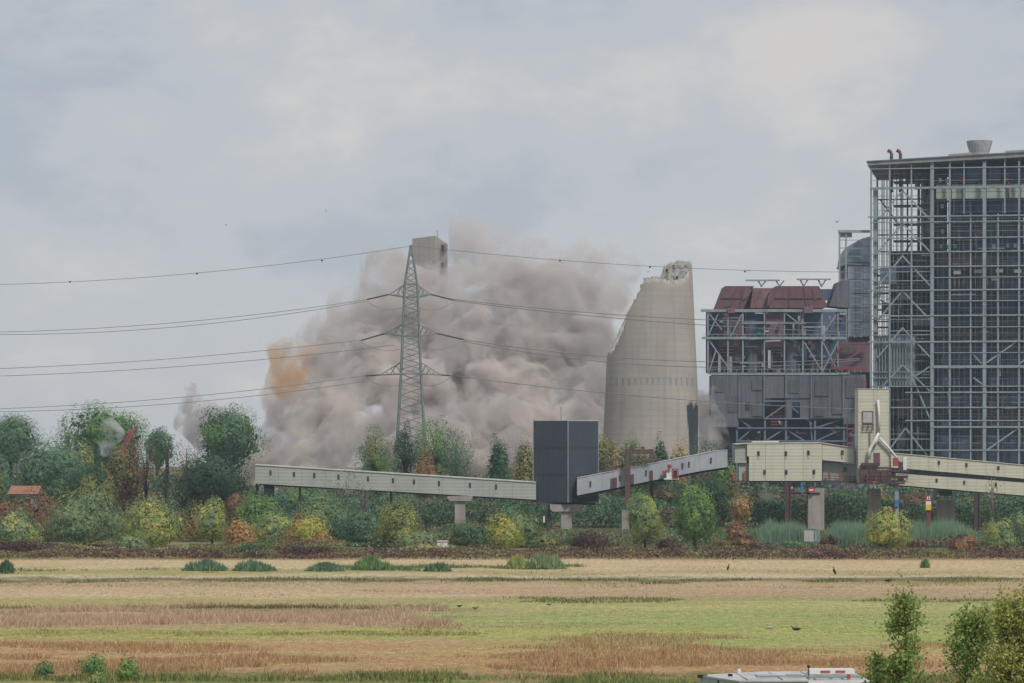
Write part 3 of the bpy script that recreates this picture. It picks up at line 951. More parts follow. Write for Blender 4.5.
# ================================================================== FOREGROUND PLANTS
def sapling(name, label, px, ytop, wpx, d, pal, mixp, n, leaf, cat, narrow=.8, nst=26):
    gz = ground_z(d)
    zt = CAMH + (HZ - ytop) * d / FPX
    H = zt - gz
    R = wpx * d / FPX / 2
    root = thing(name, label, cat, (GX(px, d), d, gz))
    V, F = [], []

    def add(pts, rads, k=5):
        v, f = tube_mesh('', pts, rads, None, k)
        o = len(V)
        V.extend(v)
        F.extend([tuple(i + o for i in q) for q in f])
    tp = [Vector((rng.normal(0, .05), rng.normal(0, .05), z * H)) for z in (0, .25, .5, .75, .98)]
    add(tp, [.07, .055, .04, .022, .006])
    ends = []
    for i in range(nst):
        z = rng.uniform(.34, .965) if i % 5 else rng.uniform(.1, .5)
        k = max(.06, (1 - z) ** narrow * (1.0 if z > .35 else (.6 + z)))
        an = rng.uniform(0, 2 * math.pi)
        j = z * 4
        s0 = tp[int(j)].lerp(tp[min(4, int(j) + 1)], j - int(j))
        L_ = R * k * rng.uniform(.55, 1.25)
        e = s0 + Vector((math.cos(an) * L_, math.sin(an) * L_, L_ * rng.uniform(.7, 1.7)))
        e.z = min(e.z, H * .99)
        m1 = s0.lerp(e, .5) + Vector((math.cos(an) * L_ * .12, math.sin(an) * L_ * .12, -.04))
        add([s0, m1, e], [.022, .014, .004], 4)
        ends.append((s0, m1, e))
        for _ in range(3):
            q = rng.uniform(.3, .9)
            b0 = s0.lerp(m1, q * 2) if q < .5 else m1.lerp(e, q * 2 - 1)
            e2 = b0 + Vector(tuple(rng.normal(0, .22, 3))) * max(.5, R) + Vector((0, 0, .14))
            add([b0, b0.lerp(e2, .5), e2], [.009, .006, .002], 3)
            ends.append((b0, b0.lerp(e2, .5), e2))
    ends.append((tp[3], tp[3].lerp(tp[4], .5), tp[4]))
    put('trunk', mesh('trunk', V, F, M['bark'], True), root, root.location)
    ei = rng.integers(0, len(ends), n)
    q = rng.uniform(.12, 1.05, n)
    A = np.array([[list(a), list(b), list(c)] for a, b, c in ends])[ei]
    P = np.where(q[:, None] < .5, A[:, 0] + (A[:, 1] - A[:, 0]) * (q * 2)[:, None], A[:, 1] + (A[:, 2] - A[:, 1]) * (q * 2 - 1)[:, None])
    P = P + rng.normal(0, .13, P.shape)
    nn = unit(n)
    nn[:, 2] += .6
    nn /= np.linalg.norm(nn, axis=1, keepdims=True)
    t = np.cross(nn, unit(n))
    t /= np.linalg.norm(t, axis=1, keepdims=True)
    b = np.cross(nn, t)
    sz = leaf * rng.uniform(.6, 1.2, n)[:, None] * .5
    cols = np.array(PAL[pal]) * 1.15
    c = cols[rng.integers(0, 3, n)] * rng.uniform(.75, 1.25, (n, 1))
    if mixp:
        k = (rng.uniform(0, 1, n) < mixp[1] * np.clip(P[:, 2] / H * 1.5 - .3, .15, 1.6))
        c[k] = np.array(PAL[mixp[0]])[rng.integers(0, 3, k.sum())]
    P[:, 2] = np.clip(P[:, 2], .03, None)
    put('foliage', quads_mesh('foliage', P, t * sz * 1.1, b * sz * .85, c, M['leaf_near']), root, root.location)
    return root


sapling('poplar_sapling', 'young poplar with single leaves visible beside the white camper roof', 905, 586, 74, 92, 'fresh', ('lime', .6), 4600, .11, 'tree', .62, 60)
sapling('foreground_bush', 'dense green bush right of the young poplar', 972, 606, 76, 90, 'fresh', ('lime', .45), 7200, .105, 'bush', .42, 80)
sapling('foreground_bush', 'yellow leaved bush at the right picture edge', 1008, 597, 80, 88, 'lime', ('yellow', .6), 7400, .105, 'bush', .42, 80)
sapling('foreground_bush', 'taller yellowing bush cut by the right picture edge', 1036, 570, 64, 88, 'lime', ('yellow', .6), 8500, .105, 'bush', .42, 70)
sapling('foreground_bush', 'low weed shrub between the camper roof and the poplar', 876, 655, 40, 93, 'fresh', ('lime', .3), 4000, .10, 'bush', .35, 20)

# ================================================================== BOILER HOUSE (frame d = 750)
D = 750.0
bh = thing('boiler_house', 'tall half stripped power station boiler house of open grey green steel framing', 'power station', (GX(869, D), D, 0))
bh.rotation_euler = (0, 0, math.radians(-10))


def Z(py, d=D):
    return CAMH + (HZ - py) * d / FPX


XR = GX(1075, D)
XL = GX(870, D)


def hb(name, m, px0, px1, py, y, th=.45, dp=.5):
    a, b = GX(px0, D), GX(px1, D)
    th *= .68
    return box(name, bh, m, a, b, y, y + dp, Z(py) - th / 2, Z(py) + th / 2)


def vb(name, m, px, py0, py1, y, th=.45, dp=.5):
    x = GX(px, D)
    th *= .70 if th < .9 else .85
    return box(name, bh, m, x - th / 2, x + th / 2, y, y + dp, max(-.2, Z(py1)), Z(py0))


G0 = 520
# roof
pts = [(868, 161.5), (1075, 148.5), (1075, 155), (868, 167)]
slab('roof_edge', bh, M['roof_fascia'], [(868, 161.8), (1075, 152.5), (1075, 157.2), (868, 165.4)], D - .6, 46)
slab('roof_parapet', bh, M['frame_dark'], [(867, 160.8), (1075, 151.5), (1075, 152.6), (867, 161.9)], D - .9, 46)
for a, b in ((944, 967), (1000, 1075)):
    slab('roof_deck', bh, M['wood_pale'], [(a, 155.5 - (a - 944) * .045), (b, 155 - (b - 944) * .045), (b, 158 - (b - 944) * .045), (a, 158.5 - (a - 944) * .045)], D + 5, 9)
for px in (889, 898):
    x = GX(px, D)
    tube('exhaust_pipe', bh, M['red_brown'], [(x + .2, D + 8, Z(190)), (x + .2, D + 8, Z(151.5)), (x - .1, D + 8, Z(149)), (x - .75, D + 8, Z(147.8))], [.42, .42, .45, .5], 10)
# conical concrete vent on the roof
V, F = [], []
cx, cy = GX(964.5, D), D + 20
dd = D + 20
n = 24
for py, r in ((158, 2.4), (154.5, 2.5), (146, 3.15), (143, 3.3)):
    for k in range(n):
        a = 2 * math.pi * k / n
        V.append((cx * dd / D + r * math.cos(a), cy + r * math.sin(a), CAMH + (HZ - py) * dd / FPX))
for j in range(3):
    for k in range(n):
        F.append((j * n + k, j * n + (k + 1) % n, (j + 1) * n + (k + 1) % n, (j + 1) * n + k))
F.append(tuple(range(3 * n, 4 * n)))
piece('roof_vent', bh, M['concrete_pale'], V, F)

# main columns, front plane
for px, th in ((871, .55), (889.5, .55), (911, .5), (931.5, 1.05), (949, .6), (983, 1.0), (1017, .6), (1052, 1.0)):
    vb('column', M['frame'], px, 163, G0, D, th, .8)
vb('column', M['frame'], 875, 188, G0, D + .9, 1.2, .5)
for px in (969.5, 996.5, 1034):
    vb('column', M['frame'], px, 215, G0, D + .05, .5, .6)
for px in (963, 1003, 1040):
    vb('column', M['frame'], px, 160, 215, D + .05, .45, .6)
for px in (957, 976, 990, 1009, 1026, 940):
    vb('post', M['frame_dark'], px, 215, 460, D + 3.5, .22, .3)
# girders over the full width
for py, th, l_ in ((169, .4, 870), (188.5, .9, 870), (217, .55, 868), (222.5, .4, 870), (238.5, .5, 870), (252.5, .4, 932), (267, .5, 870), (278, .3, 932), (290.5, .55, 868), (301.5, .4, 932),
                   (316, .55, 870), (327.5, .4, 932), (342, .65, 868), (353, .3, 932), (367, 1.1, 932), (386.5, .4, 870), (392.5, .5, 905), (407.5, .55, 890), (420.5, .5, 905), (427, .75, 932), (450, .5, 890)):
    hb('girder', M['frame'], l_, 1075, py, D - .12, th * .9, .5)
for py in (254, 272, 281, 304.5, 319.5, 335, 331, 372, 378, 439, 460):
    hb('girder', M['frame'], 870, 931, py, D + .3, .3, .4)
# thin rails and rods
for py in (175, 181, 227, 231.5, 245, 259, 296, 308, 322, 333, 348, 360, 397, 402, 414, 436, 443):
    hb('rail', M['zinc'], 932, 1075, py, D + 1.2, .16, .16)
    hb('rail', M['frame_dark'], 932, 1075, py + 2.4, D + 1.9, .14, .16)
for py in (174, 180, 196, 203, 210, 230, 246, 261, 284, 297, 310, 322, 349, 361, 374, 400, 414, 434):
    hb('rail', M['zinc'], 871, 931, py, D + 1.2, .15, .16)
for px in (884, 881, 894, 900, 917, 923, 927, 879):
    vb('post', M['frame_dark'], px, 170, 460, D + 14, .35, .4)
# braces of the left bay: apexes in the middle of the bay, feet at the columns
for ya, yb in ((191, 221), (224, 253), (256, 287), (291, 321), (328, 358), (365, 392)):
    bar('brace', bh, M['frame'], W(902, ya, D + .4), W(877, yb, D + .4), .38)
    bar('brace', bh, M['frame'], W(902, ya, D + .4), W(930, yb, D + .4), .38)
for a, b in (((912, 378), (930, 421)), ((912, 378), (930, 366)), ((905, 428), (926, 455)), ((905, 428), (890, 448)), ((985, 363), (1016, 341)), ((969, 352), (980, 364)), ((972, 378), (983, 386)), ((1052, 341), (1017, 364)), ((985, 450), (1016, 428))):
    bar('brace', bh, M['frame'], W(*a, D + .5), W(*b, D + .5), .38)
# second frame deeper inside the left bay
for px in (872, 886, 903, 914, 925):
    vb('column', M['frame_dark'], px * 1.0, 168, G0, D + 24, .6, .6)
for py in (172, 196, 215, 232, 249, 267, 285, 302, 320, 338, 356, 374, 394, 412, 430, 450):
    hb('girder', M['frame_dark'], 872, 932, py, D + 12, .45, .5)
    hb('floor_plate', M['frame_dark'], 890 if py < 250 else 872, 931, py + 5, D + 15, .25, 8)
for a, b in (((872, 200), (890, 225)), ((890, 262), (905, 240)), ((872, 300), (903, 320)), ((925, 262), (903, 285)), ((886, 350), (914, 374))):
    bar('brace', bh, M['frame_dark'], W(*a, D + 12), W(*b, D + 12), .4)
# equipment in the left bay
pbox('lift_shaft', bh, M['boiler'], 907, 932, 170, 520, D + 20, 8)
pbox('shaft_panel', bh, M['frame_dark'], 890, 906, 172, 182, D + 22, 5)
for px, w, y0, y1 in ((905, 3, 176, 190), (911, 3, 177, 240), (919, 4, 176, 240), (916, 2, 198, 236)):
    pbox('pale_duct', bh, M['duct'], px - w / 2, px + w / 2, y0, y1, D + 16, 1.2)
vb('riser_pipe', M['red_paint'], 899, 165, 262, D + 10, .5, .5)
vb('riser_pipe', M['red_brown'], 889, 165, 240, D + 9, .5, .5)
pbox('back_wall', bh, M['boiler'], 871, 910, 252, 520, D + 26, 2)
for i, (x0, x1, y0, y1) in enumerate(((873, 889, 268, 284), (890, 904, 292, 300), (875, 888, 303, 314), (906, 930, 318, 326), (914, 930, 345, 352), (891, 911, 400, 418), (913, 930, 396, 406))):
    pbox('machine_panel', bh, M[('blue_clad', 'frame_dark', 'brown_panel')[i % 3]], x0, x1, y0, y1, D + 10, 3)
pbox('drip_cone', bh, M['grey_clad'], 893, 901, 432, 447, D + 6, 3)
# louvre cage
for i in range(14):
    vb('louvre_slat', M['zinc'], 873.5 + i * 2.9, 335, 386, D + .7, .28, .3)
pbox('louvre_back', bh, M['blue_clad'], 872, 913, 336, 386, D + 3, .4)
# boiler body behind the right bays with floors and cladding panels
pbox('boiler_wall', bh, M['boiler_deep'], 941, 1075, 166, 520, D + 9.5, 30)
pbox('boiler_wall', bh, M['boiler'], 934, 950, 262, 520, D + 9.2, 28)
for x0, x1 in ((934, 949), (949.6, 962), (962.6, 983), (983.6, 1002), (1002.6, 1017), (1017.6, 1040), (1040.6, 1075)):
    pbox('green_panel', bh, M['green_panel'], x0, x1 - .2, 185.6, 193, D + 2.3, .25)
    pbox('green_panel', bh, M['green_panel'], x0, x1 - .2, 193.4, 200, D + 2.2, .25)
cells = [(934, 948.5), (949.5, 969), (970, 982), (984, 996), (997, 1016.5), (1017.5, 1033.5), (1034.5, 1052), (1053, 1075)]
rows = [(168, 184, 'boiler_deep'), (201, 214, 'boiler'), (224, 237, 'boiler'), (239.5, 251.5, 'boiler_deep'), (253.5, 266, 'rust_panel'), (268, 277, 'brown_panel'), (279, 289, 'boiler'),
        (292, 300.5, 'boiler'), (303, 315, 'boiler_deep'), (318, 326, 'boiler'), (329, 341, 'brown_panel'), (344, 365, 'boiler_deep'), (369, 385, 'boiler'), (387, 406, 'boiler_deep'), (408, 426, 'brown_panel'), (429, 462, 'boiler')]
for ri, (y0, y1, mk) in enumerate(rows):
    for ci, (x0, x1) in enumerate(cells):
        if ci == 0 and y0 < 250:
            continue
        mm = mk
        if (ri * 7 + ci * 3) % 5 == 0:
            mm = ('boiler', 'brown_panel', 'boiler_deep')[(ri + ci) % 3]
        if mk == 'brown_panel' and ri > 12 and ci < 3:
            mm = 'boiler_deep'
        pbox('wall_panel', bh, M[mm], x0, x1, y0, y1, D + 3.7 + ((ri * 5 + ci * 7) % 3) * .5, .4)
for py in (201, 223, 238, 252, 266.5, 278, 290, 301, 316, 327, 342, 367, 386, 407, 427):
    hb('floor_plate', M['frame_dark'], 933, 1075, py, D + 2.4, .25, 5)
for px in (959, 965, 987, 993, 1006, 1012, 1022, 1029, 955, 975):
    vb('pipe', M['frame_dark'], px, 203, 450, D + 6.2, .3, .3)
# finer secondary steelwork, pipes and ducts between the frames
for k, px in enumerate(np.arange(937, 1070, 5.3)):
    vb('mullion', M['zinc'], px, 202 + (k * 7 % 3) * 22, 452 - (k * 5 % 4) * 18, D + 1.6, .10, .1)
for k, px in enumerate(np.arange(874, 931, 4.7)):
    vb('mullion', M['zinc'], px, 190 + (k * 5 % 4) * 20, 455, D + 2.4, .13, .13)
for k, py in enumerate(np.arange(206, 455, 6.4)):
    hb('catwalk_rail', M['zinc'], 933 + (k * 13 % 5) * 9, 1075, py, D + 3.1, .11, .12)
for k in range(46):
    px, py = rng.uniform(936, 1040), rng.uniform(206, 440)
    if k % 2:
        hb('pipe_run', M[('duct', 'zinc', 'red_paint', 'blue_clad', 'brown_panel')[k % 5]], px, px + rng.uniform(8, 28), py, D + rng.uniform(2.2, 3.3), rng.uniform(.2, .5), .35)
    else:
        vb('pipe_run', M[('duct', 'zinc', 'blue_clad', 'rust_panel', 'zinc')[k % 5]], px, py, py + rng.uniform(10, 30), D + rng.uniform(2.2, 3.3), rng.uniform(.2, .5), .35)
for k in range(40):
    px, py = rng.uniform(875, 926), rng.uniform(250, 440)
    if k % 2:
        hb('pipe_run', M[('duct', 'zinc', 'brown_panel', 'blue_clad', 'frame')[k % 5]], px, min(931, px + rng.uniform(8, 28)), py, D + rng.uniform(4, 11), rng.uniform(.2, .5), .4)
    else:
        vb('pipe_run', M[('duct', 'zinc', 'blue_clad', 'frame', 'zinc')[k % 5]], px, py, py + rng.uniform(10, 30), D + rng.uniform(4, 11), rng.uniform(.2, .5), .4)
# top storey: dark boxes, pink hoods, pale bits
pbox('top_box', bh, M['boiler'], 964, 980, 168, 183, D + 3, 4)
pbox('top_box', bh, M['boiler'], 985, 997, 168, 183, D + 3, 4)
for px in (959.5, 1003.5):
    pbox('red_hood', bh, M['stair_red'], px - 2, px + 2, 176, 184, D + 1.6, 1)
    pbox('red_duct', bh, M['red_paint'], px + 1.5, px + 3, 184, 200, D + 1.4, .6)
for px, py in ((943, 182), (952, 182.5), (936, 181), (975, 183), (1011, 181.5), (1018, 182), (938, 207), (945, 210), (938, 232), (945, 236), (937, 247), (944, 248)):
    pbox('pale_box', bh, M['white'], px - 1.4, px + 1.4, py - 2, py + 2, D + 5, 1)
for px in (952, 973, 990, 1004, 1011):
    pbox('valve_box', bh, M['teal'] if px == 952 else M['blue_clad'], px - 1.6, px + 1.6, 245.5, 249, D + 3.2, 1.5)
for px, py in ((954.5, 273.5), (975, 272.5), (996, 272), (1014, 272.5), (991, 280), (1035, 273)):
    pbox('white_cabinet', bh, M['duct'], px - 3.6, px + 3.6, py - 2, py + 1.5, D + 2.6, 1.5)
pbox('orange_pipe', bh, M['red_bright'], 966.5, 967.6, 345, 355, D + 2, .4)
for px in range(954, 1050, 4):
    vb('railing_post', M['zinc'], px, 278.5, 290, D + 1.6, .13, .13)
# slag heap curtain hanging at lower right
pbox('torn_cladding', bh, M['brown_panel'], 972, 1020, 409, 462, D + 4.5, .5)
pbox('torn_cladding', bh, M['brown_panel'], 996, 1016, 395, 430, D + 5.6, .5)

# ---- annex with curved roof, between bunker block and boiler house
an = thing('curved_annex', 'blue grey clad annex with curved roof left of the tall steel frame', 'building', (GX(854, 755), 755, 0))
pr = [(847, 262)] + [(847 + 23 * (1 - math.cos(t)), 262 - 25 * math.sin(t)) for t in np.linspace(.1, 1.45, 9)] + [(871, 236), (871, 262)]
slab('curved_roof', an, M['blue_clad'], pr, 757, 22)
slab('roof_band', an, M['frame_dark'], [(846.5, 262.2), (871, 262.2), (871, 264.5), (846.5, 264.5)], 756.6, 23)
for i in range(5):
    for j in range(3):
        pbox('cladding_panel', an, M['annex_clad'], 848 + j * 7.7, 848 + j * 7.7 + 7.4, 265.5 + i * 14.2, 265.5 + i * 14.2 + 13.6, 757, .4)
pbox('cladding_core', an, M['grey_clad'], 848.5, 870, 265, 520, 758, 20)
for px in (839.5, 846):
    bar('scaffold_post', an, M['zinc'], W(px, 231, 753), (GX(px, 753), 753, -.2), .4)
    bar('scaffold_post', an, M['zinc'], W(px, 231, 757), (GX(px, 757), 757, -.2), .35)
for py in range(240, 346, 8):
    bar('scaffold_rung', an, M['zinc'], W(839.5, py, 753), W(846, py, 753), .22)
    bar('scaffold_rung', an, M['zinc'], W(846, py, 752.8), W(870, py + .5, 752.8), .16)
pbox('roof_beam', an, M['frame'], 838.5, 870, 230, 232.5, 752.5, 1)
pbox('roof_box', an, M['blue_clad'], 840, 852, 232.7, 237, 753.2, 2)

# ---- bunker block (d = 735)
DB = 735.0
bb = thing('bunker_block', 'low soot stained bunker block with red hoppers beside the boiler house', 'power station', (GX(780, DB), DB, 0))
slab('hopper', bb, M['red_paint'], [(725, 286), (754, 286), (743, 309), (716, 309)], DB + 3, 12)
slab('hopper', bb, M['hopper_pink'], [(753, 288), (774, 288), (769, 308), (750, 308)], DB + 6, 10)
for q in ([(744, 290), (750, 287.5), (748, 296), (742, 301)], [(757, 292), (762, 290.5), (761, 299), (756, 301)], [(768, 296), (772, 293), (771, 303), (767, 306)], [(812, 289), (818, 288), (821, 297), (814, 301)], [(727, 301), (733, 299), (731, 306), (725, 307)]):
    slab('torn_opening', bb, M['brown_panel'], q, DB + 2.8, .15)
for a, b in (((742, 287), (740, 308)), ((752, 286), (756, 308)), ((736, 288), (730, 308)), ((790, 287), (789, 307)), ((804, 287), (806, 307)), ((775, 298), (822, 298)), ((721, 298), (747, 298))):
    bar('hopper_rib', bb, M['red_brown'], W(*a, DB + 2.85), W(*b, DB + 2.85), .22)
slab('hopper', bb, M['red_paint'], [(776, 286), (819, 286), (827, 305), (825, 308), (769, 308), (769, 293)], DB + 3, 12)
slab('hopper', bb, M['grey_clad'], [(838, 282), (850, 280), (850, 308), (829, 306)], DB + 8, 10)
pbox('hopper_deck', bb, M['brown_panel'], 742, 752, 293, 309, DB + 9, 4)
pbox('bridge_pipe', bb, M['boiler'], 818, 832, 289, 300, DB + 14, 3)
for x0, x1, xs_, ys_ in ((746, 780, (758, 776), 279.5), (797, 831, (800, 818), 278.5)):
    pbox('crane_rail', bb, M['frame'], x0, x1, ys_, ys_ + 1.4, DB + 8, 1)
    for q in xs_:
        bar('rail_support', bb, M['frame_dark'], W(q, ys_ + 1, DB + 8.4), W(q + 4, 287, DB + 8.4), .35)
        bar('rail_support', bb, M['frame_dark'], W(q + 8, ys_ + 1, DB + 8.4), W(q + 3, 287, DB + 8.4), .3)
for py, a, b, th in ((310.5, 701, 846, 2.6), (338, 702, 846, 2.4), (323, 742, 806, 1.4), (373.5, 708, 850, 1.6), (327, 804, 822, 1.2), (363, 740, 764, 1.0)):
    pbox('girder', bb, M['frame'], a, b, py - th / 2, py + th / 2, DB - .3, .8)
for px in (708, 728, 743, 764.5, 784.5, 803, 822, 838):
    pbox('column', bb, M['frame'], px - .7, px + .7, 309, 374, DB, .6)
    pbox('column', bb, M['frame_dark'], px - .7, px + .7, 309, 374, DB + 12, .6)
for a, b in (((708, 336), (719, 312)), ((708, 312), (722, 330)), ((709, 340), (732, 373)), ((709, 372), (716, 350)), ((784, 312), (797, 322)), ((822, 336), (838, 312)), ((822, 372), (838, 342)), ((803, 340), (822, 371)), ((838, 372), (822, 340)), ((743, 312), (731, 336))):
    bar('brace', bb, M['frame'], W(*a, DB + .3), W(*b, DB + .3), .28)
for x0, x1, y0, y1, mk, dy in ((719, 743, 314, 372, 'brown_panel', 5), (744, 764, 340, 373, 'boiler_deep', 6), (745.5, 748.5, 343, 372, 'rust_panel', 4), (761.5, 764.5, 343, 372, 'rust_panel', 4),
                               (766, 784, 311, 372, 'rust_panel', 5), (745, 783, 312, 336, 'boiler', 8), (785, 803, 342, 373, 'grey_clad', 5), (786, 836, 312, 337, 'boiler', 8), (804, 846, 340, 373, 'boiler_deep', 9),
                               (706, 846, 312, 373, 'boiler_deep', 16), (745.5, 749, 329, 336, 'stair_red', 2), (804, 813, 306.5, 313, 'rust_panel', -1), (728, 735, 308, 313, 'rust_panel', -1), (800, 806, 327.5, 335, 'duct', 3), (805, 812, 348, 352, 'duct', 3)):
    pbox('wall_panel', bb, M[mk], x0, x1, y0, y1, DB + dy, .6)
for i in range(8):
    pbox('stair_step', bb, M['brown_panel'], 767.5, 782, 346 + i * 3.1, 347.4 + i * 3.1, DB + 3.5, 1.2)
    pbox('stair_step', bb, M['red_brown'], 720, 735, 346 + i * 3.1, 347 + i * 3.1, DB + 3.5, 1.2)
V, F = tube_mesh('', [(GX(760, DB), DB + 2, Z(334, DB)), (GX(760, DB), DB + 2, Z(327, DB))], [.9, .9], None, 10)
piece('green_tank', bb, M['teal'], V, F)
for px, yt, yb, r in ((794, 342, 372, 2.0), (815, 342, 372, 1.5), (754, 346, 372, 1.8)):
    V, F = tube_mesh('', [(GX(px, DB), DB + 4, Z(yb, DB)), (GX(px, DB), DB + 4, Z(yt, DB))], [r, r], None, 14)
    piece('tank', bb, M['grey_clad'], V, F)
# pipework, ducts and rusty clutter on both open storeys
for k in range(84):
    px, py = rng.uniform(709, 840), rng.uniform(312, 370)
    mk = ('rust_panel', 'red_brown', 'frame', 'duct', 'boiler', 'stair_red', 'zinc', 'brown_panel')[k % 8]
    y = DB + rng.uniform(1.2, 4.6)
    if k % 3 == 0:
        bar('pipe_run', bb, M[mk], W(px, py, y), W(px + rng.uniform(5, 18), py + rng.uniform(-1, 1), y), rng.uniform(.25, .6))
    elif k % 3 == 1:
        bar('pipe_run', bb, M[mk], W(px, py, y), W(px, min(373, py + rng.uniform(5, 20)), y), rng.uniform(.25, .7))
    else:
        pbox('machine_part', bb, M[mk], px, px + rng.uniform(2, 6), py, py + rng.uniform(1.5, 4), y, 1)
for k in range(18):
    px, py = rng.uniform(738, 858), rng.uniform(419, 440)
    bar('pipe_run', bb, M[('red_brown', 'frame', 'duct', 'stair_red')[k % 4]], W(px, py, DB + 2), W(px + rng.uniform(-4, 10), py + rng.uniform(0, 8), DB + 2), rng.uniform(.25, .5))
for px in np.arange(712, 866, 6.2):
    bar('railing_post', bb, M['zinc'], W(px, 334, DB - .2), W(px, 338, DB - .2), .12)
    bar('railing_post', bb, M['zinc'], W(px, 369, DB - .4), W(px, 373, DB - .4), .12)
for py in (334.2, 369.2):
    bar('railing', bb, M['zinc'], W(703, py, DB - .3), W(846, py, DB - .3), .12)
# grey cladding band and open storey under it
for x0, x1, yb in ((711, 738.6, 427), (739.2, 764, 418), (764.6, 785.6, 398), (786.2, 811, 398), (811.6, 843, 418), (843.6, 866, 424)):
    pbox('cladding_panel', bb, M['grey_clad'], x0, x1, 374.6, yb, DB - .1 + (x0 % 3) * .05, .4)
for x0, x1 in ((786.2, 792), (800, 811)):
    pbox('cladding_panel', bb, M['grey_clad'], x0, x1, 398.4, 418, DB + .2, .4)
for x0, x1, y0, y1, mk in ((715, 724, 378, 392, 'soot'), (728, 737, 396, 412, 'soot'), (752, 762, 380, 390, 'soot'), (789, 799, 380, 393, 'soot'), (815, 829, 379, 396, 'soot'), (832, 842, 402, 414, 'soot'), (846, 864, 378, 398, 'soot'), (752, 763, 404, 416, 'soot'), (814, 824, 404, 416, 'soot')):
    pbox('cladding_patch', bb, M[mk], x0, x1, y0, y1, DB - .28, .12)
for x0 in (738.4, 763.4, 785.2, 810.6, 842.6):
    pbox('downpipe', bb, M['frame_dark'], x0, x0 + 1.2, 374, 418 if x0 not in (785.2,) else 398, DB - .45, .3)
pbox('window_opening', bb, M['window_dark'], 746, 750, 402, 409, DB - .35, .2)
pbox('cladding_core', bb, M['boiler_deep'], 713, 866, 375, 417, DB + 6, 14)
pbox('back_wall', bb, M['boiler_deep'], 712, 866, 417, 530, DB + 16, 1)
for px in (737, 765, 786, 815, 844):
    pbox('column', bb, M['frame_dark'], px - .95, px + .95, 418 if px != 786 else 400, 525, DB + .5, .7)
for py, a, b in ((418.5, 712, 866), (428, 736, 846), (441, 736, 846), (401, 765, 812)):
    pbox('girder', bb, M['frame_dark'], a, b, py - .7, py + .7, DB + .2, .6)
for a, b in (((738, 441), (752, 429)), ((753, 429), (739, 419)), ((766, 418), (785, 405)), ((787, 430), (813, 446)), ((788, 404), (812, 424)), ((816, 441), (842, 429)), ((816, 428), (842, 419)), ((767, 440), (784, 429)), ((808, 400), (812, 440))):
    bar('brace', bb, M['frame_dark'], W(*a, DB + .9), W(*b, DB + .9), .34)
for i in range(7):
    pbox('stair_step', bb, M['stair_red'], 771, 785, 409 + i * 3, 410.6 + i * 3, DB + 2, 1.5)
pbox('stair_wall', bb, M['rust_panel'], 771, 785, 398, 428, DB + 4, .5)
pbox('stair_wall', bb, M['rust_panel'], 800, 808, 398, 416, DB + 2, .5)
# red roofed link at the right of the block
pbox('red_beam', bb, M['stair_red'], 840, 868, 342.3, 344.5, DB - .5, .8)
pbox('red_beam', bb, M['stair_red'], 831, 866, 366.8, 369.5, DB - .5, .8)
bar('red_brace', bb, M['stair_red'], W(841, 344, DB - .2), W(831, 368, DB - .2), .45)
bar('red_brace', bb, M['stair_red'], W(868, 346, DB - .2), W(846, 360, DB - .2), .45)
pbox('link_wall', bb, M['brown_panel'], 838, 870, 345, 372, DB + 2, 4)
pbox('small_stack', bb, M['red_paint'], 862.5, 866.5, 379, 390, DB - 4, 1)
for i in range(6):
    pbox('stair_step', bb, M['stair_red'], 847, 858, 421 + i * 7, 422.6 + i * 7, DB - 6, 2)
for px in (847, 857.5):
    bar('stair_post', bb, M['red_brown'], W(px, 418, DB - 6), (GX(px, DB - 6), DB - 6, -.2), .3)
bar('stair_rail', bb, M['stair_red'], W(847, 435, DB - 6.2), W(858, 428, DB - 6.2), .25)
bar('stair_rail', bb, M['stair_red'], W(858, 442, DB - 6.2), W(847, 449, DB - 6.2), .25)

# ================================================================== BROKEN CONCRETE STUMP (d = 700)
DS = 700.0
st = thing('broken_stump', 'huge round concrete stump with jagged diagonal break, still standing in the dust', 'chimney stump', (GX(651.5, DS), DS, 0))
sk = FPX / DS
prof = [(600, 355), (606, 353.5), (612.5, 352), (616, 344), (621, 335), (626.5, 314), (632, 303), (638, 291), (641, 284), (644, 278.5), (648, 279), (652, 277.5), (656, 279), (660, 277), (664, 281), (672, 282.5), (680, 280.5), (686, 276), (690, 267), (693, 261.5), (700, 261)]
back = [(600, 372), (612, 350), (630, 310), (645, 290), (655, 279), (663, 277), (667, 267), (673, 263.5), (682, 261.5), (690, 262), (700, 262)]
pxs, pys = zip(*prof)
bxs, bys = zip(*back)
cxw = GX(651.5, DS)


def rad(z):
    return (48.5 - 8.2 * (z - Z(440, DS)) / (Z(262, DS) - Z(440, DS))) / sk


na, nz_ = 160, 44
V, F = [], []
for i in range(na):
    a = 2 * math.pi * i / na
    sx, cy_ = math.sin(a), math.cos(a)                    # cy_ > 0 : towards the viewer
    zt = 40.0
    for _ in range(6):
        px = 651.5 + rad(zt) * sk * sx
        py = np.interp(px, pxs, pys) if cy_ > -.12 else np.interp(px, bxs, bys)
        zt = CAMH + (HZ - py) * (DS - rad(40) * cy_) / FPX
    zt += .38 * mnoise.noise((a * 9, 3, 1)) + .3 * mnoise.noise((a * 31, 7, 2)) + (.35 if (i * 7) % 5 == 0 else 0)
    for j in range(nz_ + 1):
        z = -.3 + (zt + .3) * j / nz_
        r = rad(z)
        V.append(Vector((cxw + r * sx, DS - r * cy_, z)))
door = lambda a, z: .84 < a < 1.24 and z < Z(407, DS)
for i in range(na):
    i2 = (i + 1) % na
    for j in range(nz_):
        zc = (V[i * (nz_ + 1) + j].z + V[i2 * (nz_ + 1) + j + 1].z) / 2
        if door(2 * math.pi * (i + .5) / na, zc):
            continue
        F.append((i * (nz_ + 1) + j, i2 * (nz_ + 1) + j, i2 * (nz_ + 1) + j + 1, i * (nz_ + 1) + j + 1))
shell = piece('shell', st, M['concrete'], V, F, True)
